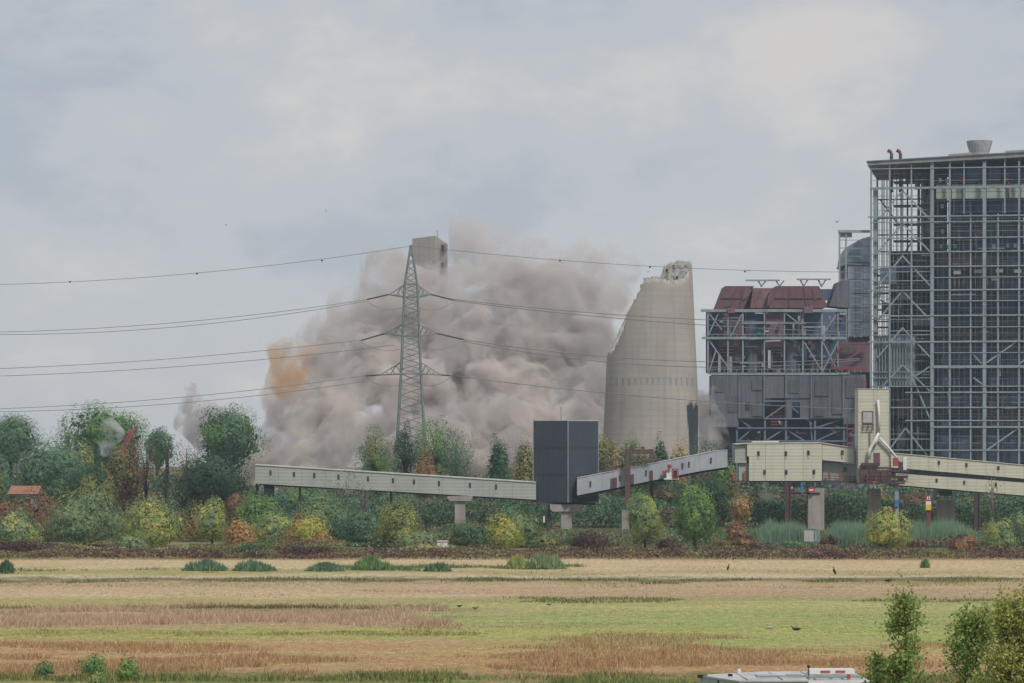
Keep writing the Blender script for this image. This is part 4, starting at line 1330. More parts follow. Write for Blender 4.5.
sm = shell.modifiers.new('thick', 'SOLIDIFY')
sm.thickness = .75
sm.offset = -1
shell.data.materials.append(M['concrete_pale'])
sm.material_offset = 1
sm.material_offset_rim = 1
for k in range(15):
    px = 611 + k * 5.7
    sn = (px - 651.5) / (rad(Z(382, DS)) * sk)
    if abs(sn) > .985:
        continue
    r = rad(Z(382, DS))
    y = DS - r * math.sqrt(1 - sn * sn)
    x = cxw + r * sn
    o = box('slit_window', st, M['slit'], x - .25, x + .25, y - .03, y + .25, CAMH + (HZ - 386.5) * y / FPX, CAMH + (HZ - 377.5) * y / FPX)
    o.rotation_euler = (0, 0, math.asin(sn))
_dn = math.sin(1.03)
_dx, _dy = cxw + rad(10) * _dn * .93, DS - rad(10) * math.cos(1.03) * .93
_o = box('doorway_shade', st, M['window_dark'], _dx - 2.6, _dx + 2.6, _dy - .1, _dy + .1, 0, Z(405.5, DS))  # dark panel added inside the doorway to stand for its shaded interior
_o.rotation_euler = (0, 0, 1.03)
_bf = [(663.5, 281.5), (666, 273), (669, 267.5), (674, 264.5), (679, 263.2), (684, 262), (690, 262.6), (692.2, 266), (689, 271), (686, 276.5), (681, 281.5), (673, 283.5)]
slab('broken_face', st, M['concrete_pale'], _bf, DS - 4.2, .9)
for k in range(30):
    px, py = rng.uniform(666, 689), rng.uniform(265, 281)
    if py < 283 - (px - 664) * .9 or py > 300 - (px - 664) * .55 + 0 * px:
        pass
    q = W(px, py, DS - 4.25)
    w = rng.uniform(.25, .8)
    V = [q + Vector((a[0] * w * rng.uniform(.7, 1.3), a[1] * .25, a[2] * w * rng.uniform(.7, 1.3))) for a in CUBE_V]
    if 264.5 + max(0, (672 - px)) * .9 < py < 282 - max(0, px - 680) * 1.1:
        piece('spall', st, M['concrete_pale'] if k % 2 else M['concrete'], V, CUBE_F)
# loose broken rim blocks along the break
for k in range(26):
    px = 606 + k * 3.4
    py = np.interp(px, pxs, pys)
    sn = max(-.98, min(.98, (px - 651.5) / (rad(Z(py, DS)) * sk)))
    y = DS - rad(Z(py, DS)) * math.sqrt(1 - sn * sn)
    s = rng.uniform(.35, .8)
    c = Vector((cxw + rad(Z(py, DS)) * sn * .985, y + .35, CAMH + (HZ - py) * y / FPX + .05))
    V = [c + Vector(tuple((np.array(q) * s * rng.uniform(.7, 1.3, 3)).tolist())) for q in CUBE_V]
    piece('rim_chunk', st, M['concrete_pale'] if k > 16 else M['concrete'], V, CUBE_F)

# ================================================================== CONCRETE STAIR TOWER in the dust (d = 800)
DT = 800.0
tw = thing('concrete_tower', 'slim rectangular concrete tower top poking out of the dust beside the pylon tip', 'tower', (GX(429, DT), DT, 0))
zt = Z(238, DT)
a_, b_, c_ = (GX(412, DT), DT + 2.6), (GX(435, DT), DT), (GX(447.5, DT + 6), DT + 7)
d_ = (a_[0] + c_[0] - b_[0], a_[1] + c_[1] - b_[1])
foot = [a_, b_, c_, d_]


def prism(name, parent, m, foot, z0, z1):
    V = [Vector((x, y, z0)) for x, y in foot] + [Vector((x, y, (z1[i] if isinstance(z1, (list, tuple)) else z1))) for i, (x, y) in enumerate(foot)]
    n = len(foot)
    F = [tuple(range(n - 1, -1, -1)), tuple(range(n, 2 * n))] + [(i, (i + 1) % n, (i + 1) % n + n, i + n) for i in range(n)]
    return piece(name, parent, m, V, F)


prism('shaft', tw, M['concrete'], foot, -.2, [zt, zt + .6, zt - 1.2, zt - 1.2])
bar('aerial', tw, M['wire'], (GX(437, DT), DT + 2, zt), (GX(437, DT), DT + 2, Z(230, DT)), .18)
for py in (244, 262):
    x = GX(443, DT + 4)
    o = box('wall_opening', tw, M['window_dark'], x - .5, x + .5, DT + 3.6, DT + 4.0, Z(py + 6, DT), Z(py, DT))
    o.rotation_euler = (0, 0, math.atan2(c_[1] - b_[1], c_[0] - b_[0]))

# ================================================================== PYLON (d = 650)
DP = 650.0
pk = FPX / DP
py_ = thing('lattice_pylon', 'tall grey lattice power pylon with three pairs of arms in front of the dust', 'pylon', (GX(411, DP), DP, 0))
X0 = GX(411, DP)


def PZ(y):
    return Z(y, DP)


def hw(y):      # half width in metres at picture row y
    return float(np.interp(y, [245, 262, 284, 297, 336, 374, 420, 520], [.06, .55, 1.35, 1.45, 1.75, 2.15, 2.8, 4.0]))


lv = [245, 252, 259, 266, 272, 278, 284, 288.5, 293, 297, 301.5, 306, 310.5, 315.5, 320.5, 325.5, 330.5, 336, 341.5, 347, 352.5, 358, 363.5, 369, 374, 381, 388, 395, 402, 409, 416, 424, 432, 441, 451, 462, 475, 490, 517]
PZ_ = [max(-.2, PZ(y)) for y in lv]
cs = [(-1, -1), (1, -1), (1, 1), (-1, 1)]
for sx, sy in cs:
    pts = [(X0 + sx * hw(y), DP + sy * hw(y), z) for y, z in ((245, PZ(245)), (284, PZ(284)), (374, PZ(374)), (517, -.2))]
    for p, q in zip(pts, pts[1:]):
        bar('leg', py_, M['pylon'], p, q, .32)
for i in range(len(lv) - 1):
    w0, w1 = hw(lv[i]), hw(lv[i + 1])
    for k in range(4):
        a, b = cs[k], cs[(k + 1) % 4]
        p0 = (X0 + a[0] * w0, DP + a[1] * w0, PZ_[i])
        p1 = (X0 + b[0] * w0, DP + b[1] * w0, PZ_[i])
        q0 = (X0 + a[0] * w1, DP + a[1] * w1, PZ_[i + 1])
        q1 = (X0 + b[0] * w1, DP + b[1] * w1, PZ_[i + 1])
        if i % 2 == k % 2:
            bar('lattice_brace', py_, M['pylon'], p0, q1, .15)
        else:
            bar('lattice_brace', py_, M['pylon'], p1, q0, .15)
        if lv[i] in (284, 297, 336, 374):
            bar('ring_beam', py_, M['pylon'], p0, p1, .2)


def wire(name, label, pts, d=DP, r=.07, x0=-260, x1=1250, group=None):
    """a sagging conductor through three or more measured points"""
    x, y = np.array(pts, float).T
    k = np.polyfit(x, y, 2)
    lo, hi = (x0, x.max()) if x0 is not None else (x.min(), x1)
    if hi is None:
        hi = x.max()
    xx = np.linspace(lo, hi, 48)
    P = [W(a, np.polyval(k, a), d) for a in xx]
    V, F = tube_mesh(name, P, [r] * len(P), None, 5)
    o = put(name, mesh(name, V, F, M['wire'], True))
    return tag(o, label, 'cable', group)


arms = []
for y, tl, tr, il, ir, nm in ((297, 389, 431, (367, 299.5), (453, 300), 'upper'), (336, 385, 437, (361, 340.5), (463, 339.5), 'middle'), (374, 380, 441, (366, 376), (450, 375.5), 'lower')):
    for side, tip, ins in ((-1, tl, il), (1, tr, ir)):
        arm = bpy.data.objects.new('crossarm', None)
        COL.objects.link(arm)
        arm.parent = py_
        arm.location = (0, 0, PZ(y))
        w = hw(y)
        wt = hw(y - 12)
        T = Vector((GX(tip, DP), DP, PZ(y - (2.5 if y < 370 else -1))))
        for sy in (-1, 1):
            r0 = Vector((X0 + side * w, DP + sy * w, PZ(y)))
            r1 = Vector((X0 + side * wt, DP + sy * wt, PZ(y - 12)))
            bar('chord', arm, M['pylon'], r0, T, .28)
            bar('tie', arm, M['pylon'], r1, T, .13)
            for f0, f1 in ((.25, .5), (.5, .25), (.5, .75), (0, .25)):
                bar('arm_brace', arm, M['pylon'], r0.lerp(T, f0), r1.lerp(T, f1), .09)
        e = W(ins[0], ins[1], DP)
        bar('insulator', arm, M['insulator'], T, e, .29)
        # jumper loop under the arm
        jp = [W(ins[0], ins[1] + 1.5, DP)] + [W(ins[0] + (405 + 12 * (side > 0) - ins[0]) * t, ins[1] + 2 + 22 * t * (1 - t) + 5 * t, DP - 1.5) for t in (.2, .4, .6, .8, 1.0)]
        tube('jumper', arm, M['wire'], jp, .06, 4)
        bar('hanger', arm, M['pylon'], (X0 + side * w, DP - w, PZ(y + 9)), (X0 - side * w, DP - w, PZ(y)), .12)

WG = 'power lines strung from the pylon'
wire('power_line', 'thin earth wire falling left from the pylon tip, topmost line', [(411, 246), (197, 273), (0, 284.5)], r=.055, x1=None, group=WG)
for q, lab in ((((367, 299.5), (262, 313.8), (0, 332)), 'upper left conductor from the top arm, higher of the pair'), (((367, 301), (262, 317.5), (0, 334.5)), 'upper left conductor from the top arm, lower of the pair'),
               (((361, 340), (180, 358), (0, 368.5)), 'left conductor from the middle arm, higher of the pair'), (((394, 345), (262, 359.5), (0, 376)), 'left conductor from the middle arm, lower of the pair'),
               (((366, 375.5), (262, 389), (0, 408.7)), 'left conductor from the lowest arm, higher of the pair'), (((366, 381), (262, 395), (0, 411.5)), 'left conductor from the lowest arm, lower of the pair')):
    wire('power_line', lab, q, r=.06, x1=None, group=WG)
for q, lab in ((((411, 246), (446, 249), (560, 260), (650, 266), (745, 271), (830, 271.5)), 'thin earth wire running right from the pylon tip'),
               (((453, 300), (524, 310), (625, 318), (698, 325)), 'right conductor from the top arm, lower of the pair'), (((453, 299), (524, 307), (625, 315), (698, 319.5)), 'right conductor from the top arm, higher of the pair'),
               (((463, 339.5), (524, 348), (597, 356), (698, 361.5)), 'right conductor from the middle arm, higher of the pair'), (((463, 341), (524, 352), (597, 361), (698, 367)), 'right conductor from the middle arm, lower of the pair'),
               (((450, 375.5), (600, 392), (725, 403), (858, 409)), 'right conductor from the lowest arm, crossing before the bunker block')):
    wire('power_line', lab, q, r=.055 if 'earth' in lab else .08, x0=None, x1=860, group=WG)
for px, y, lab in ((70, 281.8, 'dark warning ball on the earth wire far left'), (197, 273.5, 'dark warning ball on the earth wire between the other left two'), (322, 260.5, 'dark warning ball on the earth wire left of the pylon'), (560, 260.5, 'dark warning ball on the earth wire above the dust'), (650, 267, 'dark warning ball on the earth wire before the stump top'), (745, 271.5, 'dark warning ball on the earth wire above the hoppers')):
    bm = bmesh.new()
    bmesh.ops.create_icosphere(bm, subdivisions=2, radius=.22)
    me = bpy.data.meshes.new('wire_marker')
    bm.to_mesh(me)
    bm.free()
    me.materials.append(M['dark'])
    tag(put('wire_marker', me, None, W(px, y, DP - .02)), lab, 'wire marker', 'warning balls on the earth wire')

# ================================================================== LONG CONVEYOR on the left (d = 530)
DC = 530.0


def lerp(a, b, t):
    return a + (b - a) * t


cv = thing('conveyor_bridge', 'long pale green enclosed conveyor bridge ending at the dark grey tower', 'conveyor', (GX(394, DC), DC, 0))
xs0, xs1 = 255.0, 536.0
ct = lambda x: lerp(464.2, 481.6, (x - xs0) / (533 - xs0))
cb_ = lambda x: lerp(483.5, 499.5, (x - xs0) / (533 - xs0))
edges = list(np.linspace(xs0, xs1, 13))
slab('core', cv, M['green_grey'], [(xs0 + .5, ct(xs0) + .6), (xs1, ct(xs1) + .6), (xs1, cb_(xs1) - .5), (xs0 + .5, cb_(xs0) - .5)], DC + .1, 3.8)
for a, b in zip(edges, edges[1:]):
    a += .12
    b -= .12
    slab('side_panel', cv, M['green_grey'], [(a, ct(a) + 1.2), (b, ct(b) + 1.2), (b, cb_(b)), (a, cb_(a))], DC, .12)
slab('roof', cv, M['roof_pale'], [(xs0, ct(xs0)), (xs1, ct(xs1)), (xs1, ct(xs1) + 1.0), (xs0, ct(xs0) + 1.0)], DC - .15, 4.3)
slab('floor_beam', cv, M['steel_brown'], [(xs0 + 4, cb_(xs0 + 4) + .1), (xs1, cb_(xs1) + .1), (xs1, cb_(xs1) + 1.4), (xs0 + 4, cb_(xs0 + 4) + 1.4)], DC + .4, 3.2)
for px in (270.5, 294, 314.3, 338.5, 368, 393, 414, 439, 470, 496):
    yy = ct(px) + 8.2
    slab('window', cv, M['window_dark'], [(px - 1.0, yy - 3), (px + 1.0, yy - 3), (px + 1.0, yy + 2), (px - 1.0, yy + 2)], DC - .08, .1)
    slab('drip_pipe', cv, M['duct'], [(px - .5, yy + 2), (px + .3, yy + 2), (px + .3, yy + 5.5), (px - .5, yy + 5.5)], DC - .07, .09)
for px in (257, 365, 391, 300):
    bar('steel_leg', cv, M['steel_brown'], W(px, cb_(px), DC + 2), (GX(px, DC + 2), DC + 2, -.2), .4)
slab('shadow_block', cv, M['dark'], [(264, 482), (273, 482.5), (273, 497), (264, 497)], DC + .5, 3)  # dark building end, painted near black as a wall of shadow


def tpier(name, label, px, cap0, cap1, w, ytop, d, capw):
    t = thing(name, label, 'pier', (GX(px, d), d, 0), 'concrete piers carrying the conveyors')
    a = W(px - w / 2, cap1, d)
    b = W(px + w / 2, cap0, d)
    prism('column', t, M['concrete_pier'], [(a.x, d + .4), (b.x, d + .4), (b.x, d + 2.6), (a.x, d + 2.6)], -.2, W(px, cap1, d).z - .004)
    if capw:
        c0, c1 = W(px - capw / 2, cap1, d), W(px + capw / 2, cap0, d)
        zz = c0.z
        V = [(c0.x + .4, d, zz), (c1.x - .4, d, zz), (c1.x, d, zz + .5), (c1.x, d, c1.z), (c0.x, d, c1.z), (c0.x, d, zz + .5)]
        V = V + [(x, d + 3, z) for x, y, z in V]
        n = 6
        piece('cap', t, M['concrete_pier'], V, [tuple(range(6)), tuple(range(11, 5, -1))] + [(i, i + 6, (i + 1) % 6 + 6, (i + 1) % 6) for i in range(6)])
    return t


tpier('concrete_pier', 'T shaped concrete pier under the long conveyor', 460, 493.2 + 3.2, 501, 10.5, 0, 528, 25)
tpier('concrete_pier', 'T shaped concrete pier under the dark grey tower', 566.5, 504.5, 511.5, 11, 0, 528, 33)
tpier('concrete_pier', 'narrow pale pier at the left leg of the red portal', 625.5, 503, 510, 7, 0, 528, 0)
tpier('concrete_pier', 'short pier at the right leg of the red portal', 651, 506, 512, 6, 0, 530, 0)
tpier('concrete_pier', 'widest concrete pier, under the right end of the cream block', 816.5, 484, 488, 16, 0, 540, 0)
tpier('concrete_pier', 'concrete pier below the cream tower', 875, 485.5, 489, 12, 0, 540, 0)
tpier('concrete_pier', 'square concrete pier under the right double gallery', 946.5, 496, 500, 17, 0, 545, 0)

# ---- dark grey transfer tower
DG = 527.0
gt = thing('transfer_tower', 'windowless dark grey corrugated transfer tower on legs', 'tower', (GX(566, DG), DG, 0))
ca = (GX(533.3, DG + 4), DG + 4.0)
cbn = (GX(568, DG), DG)
cc = (GX(598.3, DG + 4.4), DG + 4.4)
cd = (ca[0] + cc[0] - cbn[0], ca[1] + cc[1] - cbn[1])
zb = Z(502.5, DG)
ztp = Z(421, DG)
prism('body', gt, M['anthracite'], [ca, cbn, cc, cd], zb, ztp)
sc_ = lambda p, k: (cbn[0] + (ca[0] + cc[0]) / 2 - cbn[0] + (p[0] - (ca[0] + cc[0]) / 2) * k, (ca[1] + cc[1]) / 2 + (p[1] - (ca[1] + cc[1]) / 2) * k)
prism('roof_trim', gt, M['trim_light'], [sc_(p, 1.012) for p in (ca, cbn, cc, cd)], ztp + .003, ztp + .16)
bar('corner_trim', gt, M['trim_light'], (cbn[0], cbn[1] - .03, zb), (cbn[0], cbn[1] - .03, ztp), .10)
bar('corner_trim', gt, M['frame'], (ca[0] - .02, ca[1], zb), (ca[0] - .02, ca[1], ztp), .12)
bar('corner_trim', gt, M['frame'], (cc[0] + .02, cc[1], zb), (cc[0] + .02, cc[1], ztp), .14)
for k in (.34, .67):
    zz_ = zb + (ztp - zb) * k
    bar('cladding_joint', gt, M['dark'], (ca[0], ca[1] - .02, zz_), (cbn[0], cbn[1] - .02, zz_), .05)
    bar('cladding_joint', gt, M['dark'], (cbn[0], cbn[1] - .02, zz_), (cc[0], cc[1] - .02, zz_), .05)
bar('mast', gt, M['zinc'], (GX(561, DG + 4), DG + 4, ztp), (GX(561, DG + 4), DG + 4, Z(407, DG + 4)), .26)
pbox('floor_frame', gt, M['steel_brown'], 540, 596, 502.8, 505, DG + 2, 4)
for px in (549,):
    bar('leg', gt, M['steel_brown'], W(px, 503, DG + 2.5), (GX(px, DG + 2.5), DG + 2.5, -.2), .62)
box('lamp_panel', gt, M['white'], GX(543.2, DG + 2), GX(544.8, DG + 2), DG + 1.8, DG + 1.95, Z(522.5, DG + 2), Z(516, DG + 2))

DC = 525.6
# ---- inclined blue-grey gallery
ig = thing('inclined_gallery', 'blue grey inclined conveyor gallery climbing from the dark tower to the cream block', 'conveyor', (GX(652, DC), DC, 0))
gtop = lambda x: lerp(478.5, 448.8, (x - 577) / (728 - 577)) if x < 716 else lerp(478.5, 448.8, (716 - 577) / 151) - (x - 716) * .06
gbot = lambda x: lerp(495.5, 465.6, (x - 577) / 151) if x < 700 else lerp(495.5, 465.6, 123 / 151.) - (x - 700) * .15
seg = [577, 588, 602, 613, 626, 636, 648, 660, 672, 685, 700, 716, 727.5]
slab('core', ig, M['gallery_blue'], [(577, gtop(577) + .4), (716, gtop(716) + .4), (727, gtop(727) + .4), (727, gbot(727) - .4), (700, gbot(700) - .4), (577, gbot(577) - .4)], DC + .12, 3.4)
for i, (a, b) in enumerate(zip(seg, seg[1:])):
    a += .15
    slab('side_panel', ig, M['gallery_blue'], [(a, gtop(a)), (b, gtop(b)), (b, gbot(b)), (a, gbot(a))], DC - .04 * (i % 2), .12)
slab('floor_beam', ig, M['dark'], [(577, gbot(577) + .2), (700, gbot(700) + .2), (728, gbot(728) + .2), (728, gbot(728) + 2), (700, gbot(700) + 2.4), (577, gbot(577) + 2.6)], DC + .2, 3.4)
slab('roof', ig, M['trim_light'], [(577, gtop(577) - .6), (716, gtop(716) - .6), (728, gtop(728) - .6), (728, gtop(728) - .1), (716, gtop(716) - .1), (577, gtop(577) - .1)], DC - .1, 3.8)
for px in (590.5, 620, 646, 682.5, 689, 711):
    yy = (gtop(px) + gbot(px)) / 2
    slab('window', ig, M['window_dark'], [(px - .9, yy - 3), (px + .9, yy - 3.4), (px + .6, yy + 2.6), (px - .9, yy + 2.8)], DC - .1, .1)
for px in (612, 615, 632, 651):
    slab('brown_hatch', ig, M['red_brown'], [(px - 1.4, gbot(px) - 10), (px + 2, gbot(px) - 10.5), (px + 2, gbot(px) - 1), (px - 1.4, gbot(px) - .5)], DC - .13, .1)
# walkway with pipes on the roof
wk = [(604, 466.5), (618, 462.5), (640, 459), (660, 458)]
slab('roof_walkway', ig, M['red_brown'], [(604, 470), (628, 462.5), (660, 458.2), (660, 460), (628, 464.5), (604, 472)], DC + 1, 1.4)
for px in (606, 611, 616, 622, 638, 645):
    bar('walkway_post', ig, M['red_brown'], W(px, 473, DC + 1), W(px, 460 + (620 - px) * .1 - 2, DC + 1), .18)
bar('walkway_rail', ig, M['red_brown'], W(604, 463, DC + 1), W(624, 457, DC + 1), .14)
# red portal frame
pf = thing('portal_frame', 'red brown steel portal frame straddling the inclined gallery', 'frame', (GX(639, DC), DC, 0))
for px, yb, y, w in ((627.6, 503, DC - 1.2, .9), (651.5, 507, DC + 4.6, .7)):
    box('post', pf, M['red_brown'], GX(px, y) - w / 2, GX(px, y) + w / 2, y - w / 2, y + w / 2, Z(yb, y), Z(449, y))
box('beam', pf, M['red_brown'], GX(625.5, DC), GX(652.5, DC), DC - 1.65, DC - .75, Z(454, DC), Z(449.2, DC) - .003)
box('beam', pf, M['red_brown'], GX(627, DC), GX(653, DC), DC + 4.2, DC + 5, Z(453, DC), Z(449.8, DC))
for px in (631, 641):
    box('hoist_block', pf, M['red_brown'], GX(px, DC), GX(px + 3.2, DC), DC - 1.5, DC - .9, Z(449.2, DC), Z(446.5, DC))
# red and white service hoist hanging on the gallery side
hs = thing('service_hoist', 'small red and white service hoist hung on the inclined gallery', 'hoist', (GX(672, DC), DC - 1, Z(478, DC)))
pbox('cabin', hs, M['white'], 666.5, 673, 472, 479, DC - 1.6, 1.2)
pbox('cabin_window', hs, M['glass_dark'], 673.6, 677, 470.5, 476.5, DC - 1.5, 1)
for a, b in (((672.5, 469.3), (678.3, 469.3)), ((672.5, 478), (678.3, 478)), ((672.8, 469), (672.8, 478)), ((678, 469), (678, 478)), ((669, 466), (669, 472)), ((667, 471), (672, 466))):
    bar('cage_bar', hs, M['red_bright'], W(*a, DC - 1.7), W(*b, DC - 1.7), .2)
pbox('motor', hs, M['red_bright'], 667.5, 671, 464.5, 468, DC - 1.5, .8)
pbox('motor', hs, M['red_bright'], 662.5, 665.5, 471, 474.5, DC - 1.3, .8)
pbox('floor_plate', hs, M['white'], 664, 679, 478.2, 479.6, DC - 1.7, 1.4)

# ---- cream block (d = 540)
DK = 540.0
ck = thing('cream_block', 'cream clad conveyor block carried on the widest pier', 'building', (GX(790, DK), DK, 0))
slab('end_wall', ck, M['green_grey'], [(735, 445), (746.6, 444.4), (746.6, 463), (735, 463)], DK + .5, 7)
for i, (a, b) in enumerate(((747, 765.5), (765.8, 784.3), (784.6, 803), (803.3, 822))):
    for j, (t, u) in enumerate(((443.8, 456.2), (456.4, 468.6), (468.8, 480.8))):
        a2 = a if (j < 1 or i) else 749.0
        slab('wall_panel', ck, M['cream'], [(a2, t), (b, t - .15), (b, u), (a2, u)], DK + .02 * ((i + j) % 2), .12)
slab('core', ck, M['cream'], [(748, 444.3), (821.7, 444), (821.7, 480.6), (751, 480.6)], DK + .15, 8)
slab('tapered_wing', ck, M['cream'], [(822.3, 443.4), (853, 448.2), (853, 463), (822.3, 460)], DK + .1, 6)
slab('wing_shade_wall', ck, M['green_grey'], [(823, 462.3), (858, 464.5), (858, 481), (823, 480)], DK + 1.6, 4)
slab('wing_floor', ck, M['steel_brown'], [(822, 480), (905, 483), (905, 485), (822, 482)], DK - .3, 5)
slab('roof', ck, M['roof_pale'], [(735, 443.7), (746.8, 443), (822, 442.4), (853.5, 447.3), (853.5, 448), (822, 443.2), (746.8, 443.7), (735, 444.6)], DK - .1, 8.5)
slab('roof_box', ck, M['cream'], [(752.5, 441.2), (779, 440.8), (779, 442.4), (752.5, 442.6)], DK + 2, 3)
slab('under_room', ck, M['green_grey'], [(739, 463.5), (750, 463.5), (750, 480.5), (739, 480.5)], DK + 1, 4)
slab('floor_beam', ck, M['steel_brown'], [(733, 480.9), (822, 481), (822, 482.6), (733, 482)], DK + .2, 7)
for px in (744.5, 749.8, 733.8, 829):
    pbox('red_door', ck, M['red_bright'], px - 1, px + 1, 471, 479.5, DK + .6 if px > 740 else DK + 1.5, .15)
pbox('red_door', ck, M['red_bright'], 839, 842, 473.5, 478, DK + .5, .3)
for px, py in ((758.5, 454), (786, 454), (808.5, 453.3), (764.6, 472.7), (786.3, 472.7), (814, 472.5), (842.5, 453), (845, 470)):
    y = DK + 1.4 if (px, py) == (845, 470) else DK
    pbox('window', ck, M['window_dark'], px - 1.2, px + 1.2, py - 2.8, py + 1.8, y - .12, .2)
    pbox('drip_pipe', ck, M['duct'], px - .7, px + .5, py + 1.9, py + 5, y - .08, .15)
for a, b in (((823, 475.5), (858, 477.5)), ((823, 478), (858, 480))):
    bar('railing', ck, M['red_brown'], W(*a, DK - .2), W(*b, DK - .2), .14)
for px in range(825, 858, 5):
    bar('railing_post', ck, M['red_brown'], W(px, 475, DK - .2), W(px, 482, DK - .2), .12)
# machinery hanging under the block
mh = thing('hung_machinery', 'dark red machinery box hung beneath the cream block with a blue pipe', 'machinery', (GX(800, DK), DK, Z(492, DK)))
pbox('platform', mh, M['dark'], 783, 820, 492.6, 494, DK + .2, 3)
pbox('machine', mh, M['red_brown'], 786, 795, 485, 492.4, DK + .8, 2)
for px in (788, 792):
    pbox('gauge_window', mh, M['trim_light'], px - .9, px + .9, 486.5, 489, DK + .65, .15)
bar('blue_pipe', mh, M['blue'], W(802, 482, DK), W(802, 494, DK), .3)
for px in (784, 806, 819):
    bar('hanger', mh, M['steel_brown'], W(px, 481, DK + .6), W(px, 494, DK + .6), .22)
ns = thing('round_sign', 'round red no entry sign with a white bar beneath the cream block', 'sign', W(811.5, 490, DK - .2))
for nm, m_, r, dy in (('disc', 'red_bright', .60, 0), ):
    V, F = tube_mesh('', [W(811.5, 490, DK - .2), W(811.5, 490, DK - .28)], [r, r], None, 20)
    piece(nm, ns, M[m_], V, F)
pbox('white_bar', ns, M['white'], 809.3, 813.7, 489.2, 490.8, DK - .31, .02)

# ---- cream tower with ducts and machinery
DW = 537.0
ct_ = thing('cream_tower', 'narrow cream clad tower with a pinkish window and white pipes', 'tower', (GX(873.5, DW), DW, 0))
for i, (t, u) in enumerate(((389.3, 401), (401.2, 413), (413.2, 425), (425.2, 437), (437.2, 449), (449.2, 461), (461.2, 473), (473.2, 484))):
    pbox('wall_panel', ct_, M['cream'], 858.2, 873.4, t, u, DW + .015 * (i % 2), .1)
    pbox('wall_panel', ct_, M['cream'], 873.6, 889, t, u, DW + .015 * ((i + 1) % 2), .1)
pbox('core', ct_, M['cream'], 858.3, 888.9, 389.4, 484, DW + .13, 5.5)
pbox('roof', ct_, M['roof_pale'], 857.8, 889.4, 388.6, 389.2, DW - .1, 5.9)
pbox('window_frame', ct_, M['red_paint'], 862, 873.2, 411, 424, DW - .12, .1)
pbox('window_pane', ct_, M['duct'], 863, 872.2, 412.2, 422.6, DW - .16, .08)
for a, b in (((862, 424.5), (874, 424.5)), ((862, 430), (874, 430)), ((863, 424), (863, 430)), ((868, 424), (868, 430)), ((873, 424), (873, 430)), ((870, 430), (870, 450))):
    bar('platform_bar', ct_, M['steel_brown'], W(*a, DW - .3), W(*b, DW - .3), .13)
tube('downpipe', ct_, M['white'], [W(*p, DW - .5) for p in ((878, 400), (879, 415), (878.8, 433))], .22, 8)
tube('downpipe', ct_, M['white'], [W(*p, DW - .6) for p in ((878.8, 433), (874, 442), (869.5, 450), (868.5, 459))], [.22, .27, .33, .38], 8)
tube('downpipe', ct_, M['white'], [W(*p, DW - .5) for p in ((879.5, 438), (888, 447), (900, 462))], [.2, .22, .22], 8)
tube('downpipe', ct_, M['duct'], [W(*p, DW - .45) for p in ((878, 438), (873, 447))], .3, 8)
pbox('red_door', ct_, M['red_paint'], 874, 880, 453, 463, DW - .1, .08)
# red machinery platform
mp2 = thing('machine_platform', 'cluttered red machinery platform at the foot of the cream tower', 'machinery', (GX(882, DW), DW - 1, Z(484, DW)))
for x0, x1, y0, y1, mk, dy, dp in ((861, 868, 468, 482, 'red_paint', -1.2, 1), (862, 880, 463, 466, 'steel_brown', -1.6, 1.4), (866.5, 877, 474.5, 481.5, 'red_bright', -2.0, 1.2), (868.3, 874, 476, 479.7, 'glass_dark', -2.08, .1), (893.5, 898.5, 458, 466, 'red_bright', -1.5, 1),
                               (903, 907, 457, 472, 'white', -1.2, 1.2), (899, 903, 462, 470, 'steel_brown', -1.3, 1), (890, 909, 470, 472, 'steel_brown', -1.8, 2), (891, 908, 476, 478, 'steel_brown', -1.8, 2), (892, 906, 480.5, 482, 'steel_brown', -1.8, 2), (857, 905, 482.6, 484.2, 'steel_brown', -2.2, 2), (878, 890, 467, 469, 'red_brown', -1.4, 1), (860, 866, 466, 468, 'red_brown', -1.4, 1),
                               (881, 886, 472, 481, 'red_brown', -1.3, 1), (892, 896, 472, 476, 'red_paint', -1.3, 1), (898, 904, 478, 480.5, 'red_paint', -1.3, 1)):
    pbox('machine_block', mp2, M[mk], x0, x1, y0, y1, DW + dy, dp)
for px in range(859, 909, 4):
    bar('railing_post', mp2, M['red_brown'], W(px, 467 + (px % 3), DW - 2.2), W(px, 483, DW - 2.2), .11)
for y0 in (470, 474, 478):
    bar('railing', mp2, M['red_brown'], W(858, y0, DW - 2.25), W(909, y0 + 1, DW - 2.25), .11)
bar('machine_leg', mp2, M['frame'], W(896.5, 484, DW - 1), (GX(896.5, DW - 1), DW - 1, -.2), .7)
box('blue_box', mp2, M['blue'], GX(894.5, DW - 1.5), GX(898.5, DW - 1.5), DW - 1.9, DW - 1.4, Z(506.5, DW), Z(499.5, DW))
box('blue_box', mp2, M['red_bright'], GX(889, DW - 1.5), GX(892, DW - 1.5), DW - 1.9, DW - 1.4, Z(511, DW), Z(507, DW))

